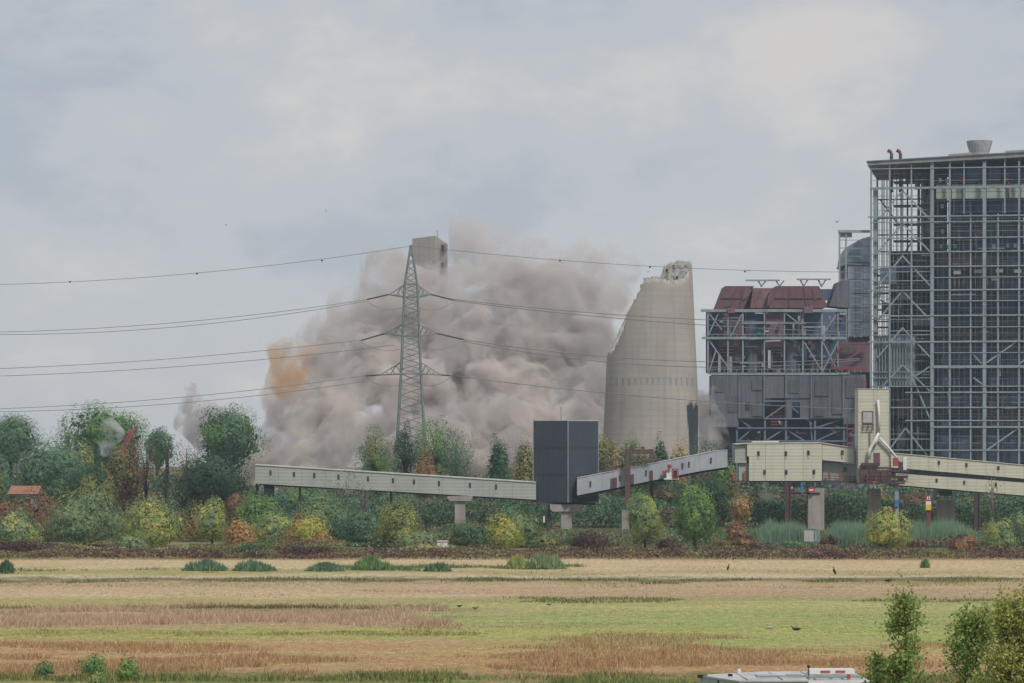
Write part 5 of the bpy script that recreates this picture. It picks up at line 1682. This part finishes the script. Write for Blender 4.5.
# ---- right double gallery
dg = thing('double_gallery', 'cream double deck conveyor gallery sloping down to the right', 'conveyor', (GX(965, DK), DK, 0))
u0 = lambda x: lerp(453.6, 465.4, (x - 895) / 129)
u1 = lambda x: lerp(467.8, 478.7, (x - 895) / 129)
l0 = lambda x: lerp(473.2, 482.6, (x - 895) / 129)
l1 = lambda x: lerp(484.4, 495.5, (x - 890) / 134)
E = [891, 910, 929, 948, 967, 986, 1005, 1024, 1050, 1080, 1110]
for a, b in zip(E, E[1:]):
    b -= .2
    slab('side_panel', dg, M['cream'], [(a, u0(a)), (b, u0(b)), (b, u1(b)), (a, u1(a))], DK, .12)
    slab('side_panel', dg, M['cream'], [(a, l0(a)), (b, l0(b)), (b, l1(b)), (a, l1(a))], DK - .5, .12)
A, B = 891.5, 1109
slab('upper_core', dg, M['cream'], [(A, u0(A) + .4), (B, u0(B) + .4), (B, u1(B) - .2), (A, u1(A) - .2)], DK + .13, 4.5)
slab('recess_wall', dg, M['grey_clad'], [(A, u1(A)), (B, u1(B)), (B, l0(B)), (A, l0(A))], DK + 1.4, 3)  # dark cladding colour stands in for the shadow line between the decks
slab('lower_core', dg, M['cream'], [(A, l0(A) + .3), (B, l0(B) + .3), (B, l1(B) - .3), (A, l1(A) - .3)], DK - .37, 5)
slab('roof', dg, M['roof_pale'], [(A, u0(A) - .8), (B, u0(B) - .8), (B, u0(B) - .1), (A, u0(A) - .1)], DK - .15, 5)
slab('floor_beam', dg, M['steel_brown'], [(A, l1(A) + .1), (B, l1(B) + .1), (B, l1(B) + 1.2), (A, l1(A) + 1.2)], DK - .2, 4.4)
for px in (939, 966.5, 998.5):
    pbox('window', dg, M['window_dark'], px - 1.1, px + 1.1, u0(px) + 3.0, u0(px) + 7, DK - .12, .15)
    pbox('drip_pipe', dg, M['duct'], px - .4, px + .6, u0(px) + 7.1, u0(px) + 9.6, DK - .1, .1)
for px in (936.7, 964.3, 996):
    pbox('window', dg, M['window_dark'], px - 1.0, px + 1.0, l0(px) + 2.4, l0(px) + 6, DK - .62, .15)
pbox('pier_cap', dg, M['steel_brown'], 941, 952, 490.6, 495.8, DK + 1, 3)

# steel columns standing on the bank
CG = 'brown steel columns at the galleries'
for px, yt, w, d, lab in ((788, 482.6, .85, 524, 'brown steel column under the cream block'), (977, 493, .8, 520, 'brown steel column under the right double gallery')):
    t = thing('steel_column', lab, 'column', (GX(px, d), d, 0), CG)
    x = GX(px, d)
    for sx in (-1, 1):
        box('flange', t, M['steel_brown'], x + sx * w / 2 - .1, x + sx * w / 2 + .1, d - .3, d + .3, -.2, Z(yt, d))
    box('web', t, M['steel_brown'], x - w / 2 + .1, x + w / 2 - .1, d - .05, d + .05, -.2, Z(yt, d))
sg = thing('signal_post', 'thick red post carrying a red, white and yellow sign board', 'sign post', (GX(928.5, 478), 478, 0))
bar('post', sg, M['pole_red'], (GX(928.5, 478), 478, -.2), W(928.5, 510, 478), .75)
pbox('red_board', sg, M['red_bright'], 925.8, 931.2, 495.5, 501.2, 477.4, .15)
pbox('symbol', sg, M['white'], 927.0, 930, 496.6, 499.8, 477.37, .02)
pbox('mark', sg, M['dark'], 928.1, 928.9, 497, 499.4, 477.34, .02)
pbox('white_board', sg, M['white'], 925.8, 931.2, 501.3, 504.6, 477.4, .15)
pbox('yellow_board', sg, M['yellow'], 925.8, 931.2, 504.7, 510.2, 477.4, .15)

# grey cabinet boards beside the pier
gb = thing('cabinet_board', 'pale grey control panel board on two posts in front of the widest pier', 'cabinet', (GX(813, 462), 462, 0))
for px in (806.5, 815.5):
    bar('post', gb, M['zinc'], (GX(px, 462), 462, -.1), W(px, 531, 462), .16)
for x0, x1 in ((804.2, 808.8), (809, 813.6), (814.6, 817), (817.6, 820)):
    pbox('panel', gb, M['duct'] if x0 < 814 else M['frame'], x0, x1, 530.5, 541.5, 461.7, .2)
# white trailer
wt_ = thing('white_trailer', 'small white trailer half hidden behind the brambles', 'trailer', (GX(442.3, 452), 452, 0))
pbox('body', wt_, M['white'], 437.3, 447.3, 542, 550, 452, 3)
pbox('roof', wt_, M['trim_light'], 437, 447.6, 541.2, 541.9, 451.9, 3.2)
pbox('door', wt_, M['trim_light'], 440, 443.5, 543, 549.5, 451.95, .03)
for px in (438.5, 446):
    V, F = tube_mesh('', [(GX(px, 452) - .1, 453.5, .32), (GX(px, 452) + .1, 453.5, .32)], [.32, .32], None, 12)
    piece('wheel', wt_, M['rubber'], V, F)

# house with orange roof in the left wood
hz = thing('tiled_house', 'small house with an orange tiled roof glimpsed through the left wood', 'house', (GX(20, 515), 515, 0))
a, b = GX(9, 515), GX(36, 515)
box('wall', hz, M['plaster'], a, b, 516, 522, -.1, Z(493.5, 515))
zr = Z(493.5, 515)
for s, nm in ((0, 'roof'), (1, 'roof')):
    pass
V = [(a - .3, 515.4, zr - .1), (b + .3, 515.4, zr - .1), (b + .3, 519, zr + 1.25), (a - .3, 519, zr + 1.25), (b + .3, 522.6, zr - .1), (a - .3, 522.6, zr - .1)]
piece('roof', hz, M['tile'], V, [(0, 1, 2, 3), (3, 2, 4, 5), (0, 3, 5), (1, 4, 2), (0, 5, 4, 1)])
for px in (10, 26):
    pbox('window', hz, M['window_dark'], px, px + 5, 496.5, 503, 515.9, .15)

# red crane boom over the left wood
cr_ = thing('crane_boom', 'slanting red crane boom sticking out of the left wood', 'crane', (GX(124, 600), 600, 0))
p0, p1 = W(125, 446, 600), W(133.5, 429, 600)
pb = p0 + (p0 - p1) * 4.2
for ox, oz in ((-.4, 0), (.4, .2)):
    bar('chord', cr_, M['red_bright'], (pb.x + ox, pb.y, pb.z + oz), (p1.x + ox, p1.y, p1.z + oz), .34)
for i in range(12):
    q0, q1 = pb.lerp(p1, i / 12), pb.lerp(p1, (i + 1) / 12)
    bar('lattice', cr_, M['red_bright'], q0 + Vector((-.4 if i % 2 else .4, 0, 0)), q1 + Vector((.4 if i % 2 else -.4, 0, 0)), .2)
box('carrier', cr_, M['red_paint'], pb.x - 2.5, pb.x + 2.5, 598, 602, 0, max(1.8, pb.z))


# ================================================================== BIRDS
def bird(name, label, px, py, d, L_, m, flying=False, head=1, group=None, wing=None):
    up = 'upright' in label
    c = W(px, py, d)
    t = thing(name, label, 'bird', c, group)
    s = L_
    pts = [(-.55, 0, .02), (-.35, 0, .0), (-.1, 0, -.02), (.2, 0, .0), (.36, 0, .08)] + ([(.5, 0, .12), (.62, 0, .13), (.74, 0, .11)] if flying else [(.42, 0, .18), (.45, 0, .27), (.56, 0, .28)])
    rr = [.02, .11, .17, .15, .08] + ([.05, .06, .015] if flying else [.045, .06, .015])
    if up:
        pts, rr = [(-.2, 0, -.28), (-.1, 0, -.15), (0, 0, .05), (.08, 0, .25), (.08, 0, .42), (.12, 0, .55), (.30, 0, .54)], [.03, .1, .16, .12, .05, .06, .015]
    V, F = tube_mesh('', [c + Vector((x * head, y, z)) * s for x, y, z in pts], [r * s for r in rr], None, 8)
    piece('body', t, m, V, F, True)
    if flying:
        for sy in (-1, 1):
            k = wing or .35
            w = [(.18, .08 * sy, .06), (-.16, .08 * sy, .05), (-.1, .55 * sy, .05 + k * .55), (.12, .5 * sy, .06 + k * .5), (-.12, 1.0 * sy, .05 + k * .75)]
            lo_ = [c + Vector((x * head, y, z)) * s for x, y, z in w]
            up = [v + Vector((0, 0, .025 * s)) for v in lo_]
            piece('wing', t, m, lo_ + up, [(0, 1, 2, 3), (3, 2, 4), (5, 8, 7, 6), (8, 9, 7), (0, 3, 8, 5), (1, 6, 7, 2), (2, 7, 9, 4), (3, 4, 9, 8), (0, 5, 6, 1)])
        t.rotation_euler = (0, 0, 1.0)
    else:
        for sy in (-.06, .06):
            bar('leg', t, M['feather_dark'], c + Vector((0, sy, -.12)) * s, c + Vector((0, sy, -.42)) * s, .03 * s)
    return t


GB = 'birds on the mown meadow'


def gd(py):
    return CAMH * FPX / (py - HZ)


for px, py, m_, hd, lab, s in ((438, 606, 'feather_pale', -1, 'pale grey goose on the green sward, farthest left of three', .9), (459.5, 605, 'feather_dark', 1, 'dark goose in the middle of three on the sward', .8), (475.5, 607, 'feather_brown', 1, 'brown goose at the right of three on the sward', .95),
                       (796, 628, 'feather_dark', -1, 'dark goose right of the pale one on the green field', 1.2), (770, 626.5, 'feather_pale', 1, 'pale goose left of the dark one on the green field', 1.1), (888.5, 579.5, 'feather_dark', 1, 'dark bird on the track right of the weed tufts', 1.3),
                       (728, 567.5, 'feather_dark', 1, 'upright dark bird alone on the far straw field', 1.0), (834.5, 571, 'feather_dark', -1, 'upright dark bird on the pale track', 1.2), (948.5, 625, 'feather_brown', 1, 'brown goose seen between poplar and bush', .9), (927, 630, 'feather_pale', -1, 'pale goose half hidden by the poplar', 1.0), (228, 618, 'feather_pale', 1, 'pale bird in the pinkish reed grass', .8), (549, 603.5, 'feather_brown', 1, 'brown bird in the ditch grass', .8)):
    d = gd(py + 3)
    bird('goose', lab, px, py + .8, d, s * (.95 if 'upright' in lab else .72), M[m_], False, hd, GB)
FBG = 'birds in flight'
for px, py, d, s, lab in ((137, 438, 420, 1.1, 'dark bird flying past the crane boom'), (837, 222, 420, .5, 'small dark bird in the sky left of the boiler house'), (326, 211, 420, .3, 'tiny bird high in the sky above the left conductors'), (748.5, 270.5, 420, .35, 'tiny bird above the red hoppers'), (648, 272, 420, .3, 'tiny bird left of the stump top'), (226, 225, 420, .28, 'tiny bird high in the left sky')):
    bird('flying_bird', lab, px, py, d, s, M['feather_dark'], True, 1, FBG, .45)

# ================================================================== CAMPER in the foreground
DM = 106.5
cz = CAMH - (679.5 - HZ) * DM / FPX
cm = thing('camper_van', 'white roofed camper van cut off by the bottom edge beside the poplar', 'camper', (GX(788, DM), DM, cz - 2.95))
yaw = math.radians(4)
RZ = Matrix.Rotation(yaw, 4, 'Z')


def cbox(name, m, x0, x1, y0, y1, z0, z1):
    c = Vector(((x0 + x1) / 2, (y0 + y1) / 2, (z0 + z1) / 2))
    o = put(name, cube(m), cm, cm.location + RZ @ c)
    o.scale = (x1 - x0, y1 - y0, z1 - z0)
    o.rotation_euler = (0, 0, yaw)
    return o


kx = DM / FPX
Lh = 164 * kx / 2
roofV = [(-Lh + 1.15, -.1), (Lh, -.1), (Lh, 3.6), (-Lh + 2.6, 3.6), (-Lh, 2.2)]
V = [cm.location + RZ @ Vector((x, y, 2.87)) for x, y in roofV] + [cm.location + RZ @ Vector((x, y, 2.95 - (.03 if i < 2 else 0))) for i, (x, y) in enumerate(roofV)]
piece('roof', cm, M['gel'], V, [(4, 3, 2, 1, 0), (5, 6, 7, 8, 9)] + [(i, (i + 1) % 5, (i + 1) % 5 + 5, i + 5) for i in range(5)])
V = [cm.location + RZ @ Vector((x * .985, .06 + y * .97, .45)) for x, y in roofV] + [cm.location + RZ @ Vector((x * .985, .06 + y * .97, 2.868)) for x, y in roofV]
piece('body', cm, M['gel_green'], V, [(4, 3, 2, 1, 0), (5, 6, 7, 8, 9)] + [(i, (i + 1) % 5, (i + 1) % 5 + 5, i + 5) for i in range(5)])
for x0, x1 in ((-1.15, -.75), (-.65, -.1), (.3, 1.4)):
    cbox('window', M['glass_dark'], x0, x1, -.03, .06, 2.0, 2.72)
cbox('awning_rail', M['white'], .7, Lh, -.2, -.102, 2.78, 2.9)
cbox('roof_box', M['white'], 1.15, Lh - .1, 2.2, 2.8, 2.953, 3.12)
for x0 in (1.55, 2.1):
    cbox('red_stripe', M['lamp_red'], x0, x0 + .35, 2.18, 2.199, 3.0, 3.08)
cbox('roof_hatch', M['trim_light'], -.9, -.1, 1.2, 1.9, 2.953, 3.0)
cbox('roof_hatch', M['glass_dark'], .2, .75, 1.3, 1.8, 2.953, 2.99)
for x in (-1.45, -.2, 1.0, 2.0):
    cbox('roof_seam', M['zinc'], x, x + .03, .05, 3.4, 2.925, 2.962)
cbox('roof_vent', M['rubber'], -1.9, -1.75, 1.6, 1.75, 2.94, 3.02)
cbox('roof_vent', M['zinc'], 1.15, 1.35, .7, .9, 2.94, 3.06)
cbox('roof_rail', M['zinc'], -.9, 2.7, .9, .95, 2.97, 3.02)
cbox('roof_rail', M['zinc'], .8, 2.7, .25, .30, 2.97, 3.05)
cbox('rail_foot', M['zinc'], .8, .85, .25, .95, 2.953, 3.0)
cbox('rail_foot', M['zinc'], 1.6, 1.65, .25, .95, 2.953, 3.0)
cbox('antenna', M['rubber'], .83, .86, .6, .63, 2.953, 3.4)
cbox('antenna', M['rubber'], .80, .89, .58, .66, 3.3, 3.4)
cbox('mirror_arm', M['rubber'], -Lh - .05, -Lh + .3, 1.95, 2.1, 2.86, 2.97)
cbox('mirror_arm', M['rubber'], -Lh + .55, -Lh + .75, 1.1, 1.3, 2.60, 2.84)
for x, y in ((-1.3, 3.0), ):
    cbox('roof_lamp', M['white'], x - .06, x + .06, y, y + .12, 2.953, 3.08)
V, F = tube_mesh('', [cm.location + RZ @ Vector((2.2, .1, 2.955)), cm.location + RZ @ Vector((2.2, .1, 3.12))], [.07, .06], None, 12)
piece('warning_lamp', cm, M['lamp_red'], V, F)
for x in (-2.0, 1.9):
    V, F = tube_mesh('', [cm.location + RZ @ Vector((x, -.02, .36)), cm.location + RZ @ Vector((x, .25, .36))], [.36, .36], None, 16)
    piece('wheel', cm, M['rubber'], V, F)
    V, F = tube_mesh('', [cm.location + RZ @ Vector((x, 3.2, .36)), cm.location + RZ @ Vector((x, 3.45, .36))], [.36, .36], None, 16)
    piece('wheel', cm, M['rubber'], V, F)


# ================================================================== DUST (volumes inside closed billowing hulls)
def dust_material(name, col, dens, noise=None, fade=None, col2=None):
    """even dust, or dust thinned by 3-D noise: noise = (scale, low, high, detail)"""
    m = bpy.data.materials.new(name)
    m.use_nodes = True
    t = m.node_tree
    t.nodes.clear()
    o = t.nodes.new('ShaderNodeOutputMaterial')
    v = t.nodes.new('ShaderNodeVolumePrincipled')
    v.inputs['Color'].default_value = (*col, 1)
    v.inputs['Density'].default_value = dens
    t.links.new(v.outputs[0], o.inputs['Volume'])
    if col2:                                     # two kinds of dust, mixed in big clouds
        g2 = t.nodes.new('ShaderNodeNewGeometry')
        z2 = t.nodes.new('ShaderNodeTexNoise')
        z2.inputs['Scale'].default_value = .055
        z2.inputs['Detail'].default_value = 4
        z2.inputs['Distortion'].default_value = 1.0
        r2 = t.nodes.new('ShaderNodeMapRange')
        r2.inputs[1].default_value, r2.inputs[2].default_value = .42, .60
        x2 = t.nodes.new('ShaderNodeMix')
        x2.data_type = 'RGBA'
        x2.inputs[6].default_value = (*col, 1)
        x2.inputs[7].default_value = (*col2, 1)
        t.links.new(g2.outputs['Position'], z2.inputs['Vector'])
        t.links.new(z2.outputs[0], r2.inputs[0])
        t.links.new(r2.outputs[0], x2.inputs[0])
        t.links.new(x2.outputs[2], v.inputs['Color'])
    if noise:
        g = t.nodes.new('ShaderNodeNewGeometry')
        z = t.nodes.new('ShaderNodeTexNoise')
        z.inputs['Scale'].default_value = noise[0]
        z.inputs['Detail'].default_value = noise[3]
        z.inputs['Roughness'].default_value = .66
        z.inputs['Distortion'].default_value = .6
        r = t.nodes.new('ShaderNodeMapRange')
        r.inputs[1].default_value, r.inputs[2].default_value = noise[1], noise[2]
        r.inputs[3].default_value, r.inputs[4].default_value = 0, dens
        t.links.new(g.outputs['Position'], z.inputs['Vector'])
        t.links.new(z.outputs[0], r.inputs[0])
        d_ = r.outputs[0]
        if fade:                                # thins out with height
            q = t.nodes.new('ShaderNodeSeparateXYZ')
            f = t.nodes.new('ShaderNodeMapRange')
            f.interpolation_type = 'SMOOTHSTEP'
            f.inputs[1].default_value, f.inputs[2].default_value = fade
            f.inputs[3].default_value, f.inputs[4].default_value = 1, 0
            k = t.nodes.new('ShaderNodeMath')
            k.operation = 'MULTIPLY'
            t.links.new(g.outputs['Position'], q.inputs[0])
            t.links.new(q.outputs[2], f.inputs[0])
            t.links.new(d_, k.inputs[0])
            t.links.new(f.outputs[0], k.inputs[1])
            d_ = k.outputs[0]
        t.links.new(d_, v.inputs['Density'])
    return m


def dust(name, label, balls, vox, disp, m, grow=1.0):
    """balls: (px, py, d, radius in picture units); disp: (type, size, strength) steps"""
    bm = bmesh.new()
    for px, py, d, r in balls:
        k = d / FPX
        q = bmesh.ops.create_icosphere(bm, subdivisions=3, radius=r * k * grow, matrix=Matrix.Translation(W(px, py, d)))
    me = bpy.data.meshes.new(name)
    bm.to_mesh(me)
    bm.free()
    o = bpy.data.objects.new(name, me)
    COL.objects.link(o)
    r = o.modifiers.new('r', 'REMESH')
    r.mode = 'VOXEL'
    r.voxel_size = vox * 1.6
    for i, (ty, size, stg) in enumerate(disp):
        tx = bpy.data.textures.new(name + str(i), ty)
        tx.noise_scale = size
        if ty == 'CLOUDS':
            tx.noise_depth = 3
        dm = o.modifiers.new('d%d' % i, 'DISPLACE')
        dm.texture = tx
        dm.texture_coords = 'GLOBAL'
        dm.strength = stg
        dm.mid_level = .5 if ty == 'CLOUDS' else .35
        if i == 0 or i == 1:
            r = o.modifiers.new('r%d' % i, 'REMESH')
            r.mode = 'VOXEL'
            r.voxel_size = vox
    r = o.modifiers.new('rf', 'REMESH')
    r.mode = 'VOXEL'
    r.voxel_size = vox
    dg_ = bpy.context.evaluated_depsgraph_get()
    me2 = bpy.data.meshes.new_from_object(o.evaluated_get(dg_))
    bpy.data.objects.remove(o)
    me2.materials.clear()
    me2.materials.append(m)
    o = put(name, me2)
    return tag(o, label, 'dust', None, 'stuff')


DUSTC = (.815, .77, .735)
low = [(262, 456, 745, 20), (294, 362, 758, 28), (312, 372, 760, 32), (335, 365, 762, 34), (288, 388, 752, 26), (284, 410, 752, 26), (276, 436, 750, 28), (698, 418, 760, 28), (700, 446, 760, 30), (676, 440, 760, 30), (312, 430, 745, 34), (300, 405, 748, 32), (275, 415, 750, 18), (285, 385, 752, 20), (285, 440, 750, 30), (300, 410, 752, 30), (318, 455, 735, 26), (345, 440, 738, 36), (335, 395, 755, 38), (372, 400, 750, 42), (395, 450, 740, 40), (420, 410, 752, 44),
       (455, 448, 742, 40), (470, 405, 755, 42), (505, 440, 745, 36), (525, 400, 757, 44), (560, 430, 750, 40), (580, 395, 762, 40), (595, 440, 755, 30), (360, 365, 762, 36), (410, 365, 765, 40), (470, 362, 768, 42), (530, 360, 768, 42),
       (580, 350, 772, 36), (300, 372, 762, 26), (320, 470, 735, 30), (420, 470, 735, 40), (520, 470, 735, 40), (580, 470, 740, 34), (280, 475, 740, 26)]
dust('dust_cloud', 'dense billowing grey beige demolition dust rolling over the ground', low, 1.0, [('CLOUDS', 24, 14), ('VORONOI', 10, -6.0), ('VORONOI', 4.5, -3.0), ('CLOUDS', 3, 3)], dust_material('dust_dense', DUSTC, .62, (.125, .455, .66, 8), None, (.655, .63, .628)), 1.24)
mid = [(330, 350, 770, 34), (370, 330, 775, 40), (400, 300, 772, 34), (395, 272, 775, 20), (440, 320, 772, 50), (480, 310, 775, 52), (520, 300, 778, 50), (560, 310, 780, 50), (600, 325, 782, 36),
       (470, 350, 775, 55), (540, 350, 775, 55), (420, 350, 775, 50), (590, 370, 780, 45), (500, 270, 782, 34), (555, 268, 785, 34), (595, 275, 788, 24), (440, 290, 770, 30), (428, 300, 768, 26), (428, 330, 768, 30), (350, 320, 772, 24), (470, 285, 775, 30), (530, 280, 778, 30), (580, 285, 780, 30), (420, 286, 770, 14)]
dust('dust_cloud', 'softer grey dust rising above the dense billows', mid, 1.5, [('CLOUDS', 26, 18), ('VORONOI', 11, -9), ('VORONOI', 5, -5), ('CLOUDS', 3, 3)], dust_material('dust_mid', (.72, .69, .678), .40, (.10, .42, .64, 7)))
top = [(385, 275, 790, 22), (382, 300, 790, 22), (470, 238, 800, 26), (500, 225, 802, 26), (512, 240, 802, 24), (470, 265, 800, 30), (540, 250, 800, 32), (580, 255, 800, 34), (610, 268, 800, 24), (618, 288, 798, 22), (560, 280, 800, 44), (500, 260, 800, 40),
       (600, 300, 800, 40), (430, 290, 795, 34), (340, 315, 790, 26), (372, 262, 792, 12), (388, 258, 792, 12), (368, 285, 790, 16), (310, 340, 785, 22), (485, 215, 802, 16), (520, 215, 802, 14)]
dust('dust_veil', 'thin pale dust veil drifting over the top of the cloud', top, 2.0, [('CLOUDS', 22, 20), ('CLOUDS', 9, 9), ('CLOUDS', 4, 4)], dust_material('dust_thin', (.79, .76, .76), .36, (.09, .45, .68, 6), (60, 92)))
och = [(306, 352, 738, 14), (322, 350, 742, 12), (300, 372, 738, 14), (296, 396, 738, 12), (272, 352, 735, 10), (272, 368, 735, 9), (296, 348, 735, 10), (276, 350, 735, 10), (284, 360, 735, 15), (288, 372, 733, 15), (276, 364, 733, 11), (280, 388, 733, 14), (280, 376, 735, 12), (290, 380, 738, 12), (285, 395, 738, 12), (296, 358, 740, 12), (284, 410, 740, 9)]
dust('ochre_dust', 'ochre brown dust lobe at the left flank of the cloud', och, .8, [('CLOUDS', 8, 4), ('VORONOI', 4, -2.6), ('CLOUDS', 2, 1.2)], dust_material('dust_ochre', (.74, .515, .305), .30, (.16, .42, .64, 7)))
rgt = [(704, 405, 745, 16), (702, 425, 745, 18), (706, 445, 745, 20), (690, 430, 750, 22), (712, 440, 722, 14), (716, 420, 722, 14), (709, 402, 722, 11), (722, 440, 722, 12), (704, 450, 720, 14), (730, 450, 722, 10), (712, 388, 724, 7)]
dust('dust_puff', 'small dust puff between the stump and the bunker block', rgt, .9, [('CLOUDS', 8, 4), ('VORONOI', 4, -2.4), ('CLOUDS', 2, 1)], dust_material('dust_puff', (.84, .80, .77), .30, (.16, .38, .65, 4)))
sm1 = [(190, 385, 700, 12), (197, 398, 700, 10), (186, 412, 700, 14), (198, 425, 700, 20), (182, 432, 700, 14), (205, 440, 700, 22), (195, 378, 700, 9), (203, 368, 700, 7), (188, 398, 700, 12), (212, 425, 700, 16)]
dust('grey_smoke', 'grey smoke column drifting up between the left trees', sm1, 1.0, [('CLOUDS', 12, 10), ('CLOUDS', 5, 6), ('CLOUDS', 2, 2)], dust_material('smoke_grey', (.70, .68, .69), 1.0, (.15, .45, .70, 6)))
sm2 = [(112, 428, 610, 12), (118, 440, 610, 13), (108, 440, 610, 12), (124, 455, 612, 14), (104, 452, 612, 12), (116, 415, 610, 7)]
dust('grey_smoke', 'pale smoke wisp in front of the highest left crown', sm2, .9, [('CLOUDS', 10, 9), ('CLOUDS', 4, 6), ('CLOUDS', 2, 2)], dust_material('smoke_pale', (.84, .85, .88), .6, (.18, .46, .70, 6)))
sm3 = [(757, 489, 548, 5), (764, 494, 548, 7), (770, 497, 548, 6)]
dust('steam_wisp', 'little white steam wisp under the left end of the cream block', sm3, .5, [('CLOUDS', 3, 1.5), ('CLOUDS', 1.2, .7)], dust_material('steam', (.92, .92, .92), .9, (.55, .46, .66, 4)))

# ================================================================== HAZE
hm = dust_material('haze_air', (.62, .78, 1.0), .0001)
V = [(x, y, z) for x in (-1000, 1000) for y in (-200, 1600) for z in (-1.0, 112.0)]
tag(put('haze', mesh('haze', V, CUBE_F, hm)), 'thin blue haze in the air over the meadow', None, None, 'stuff')
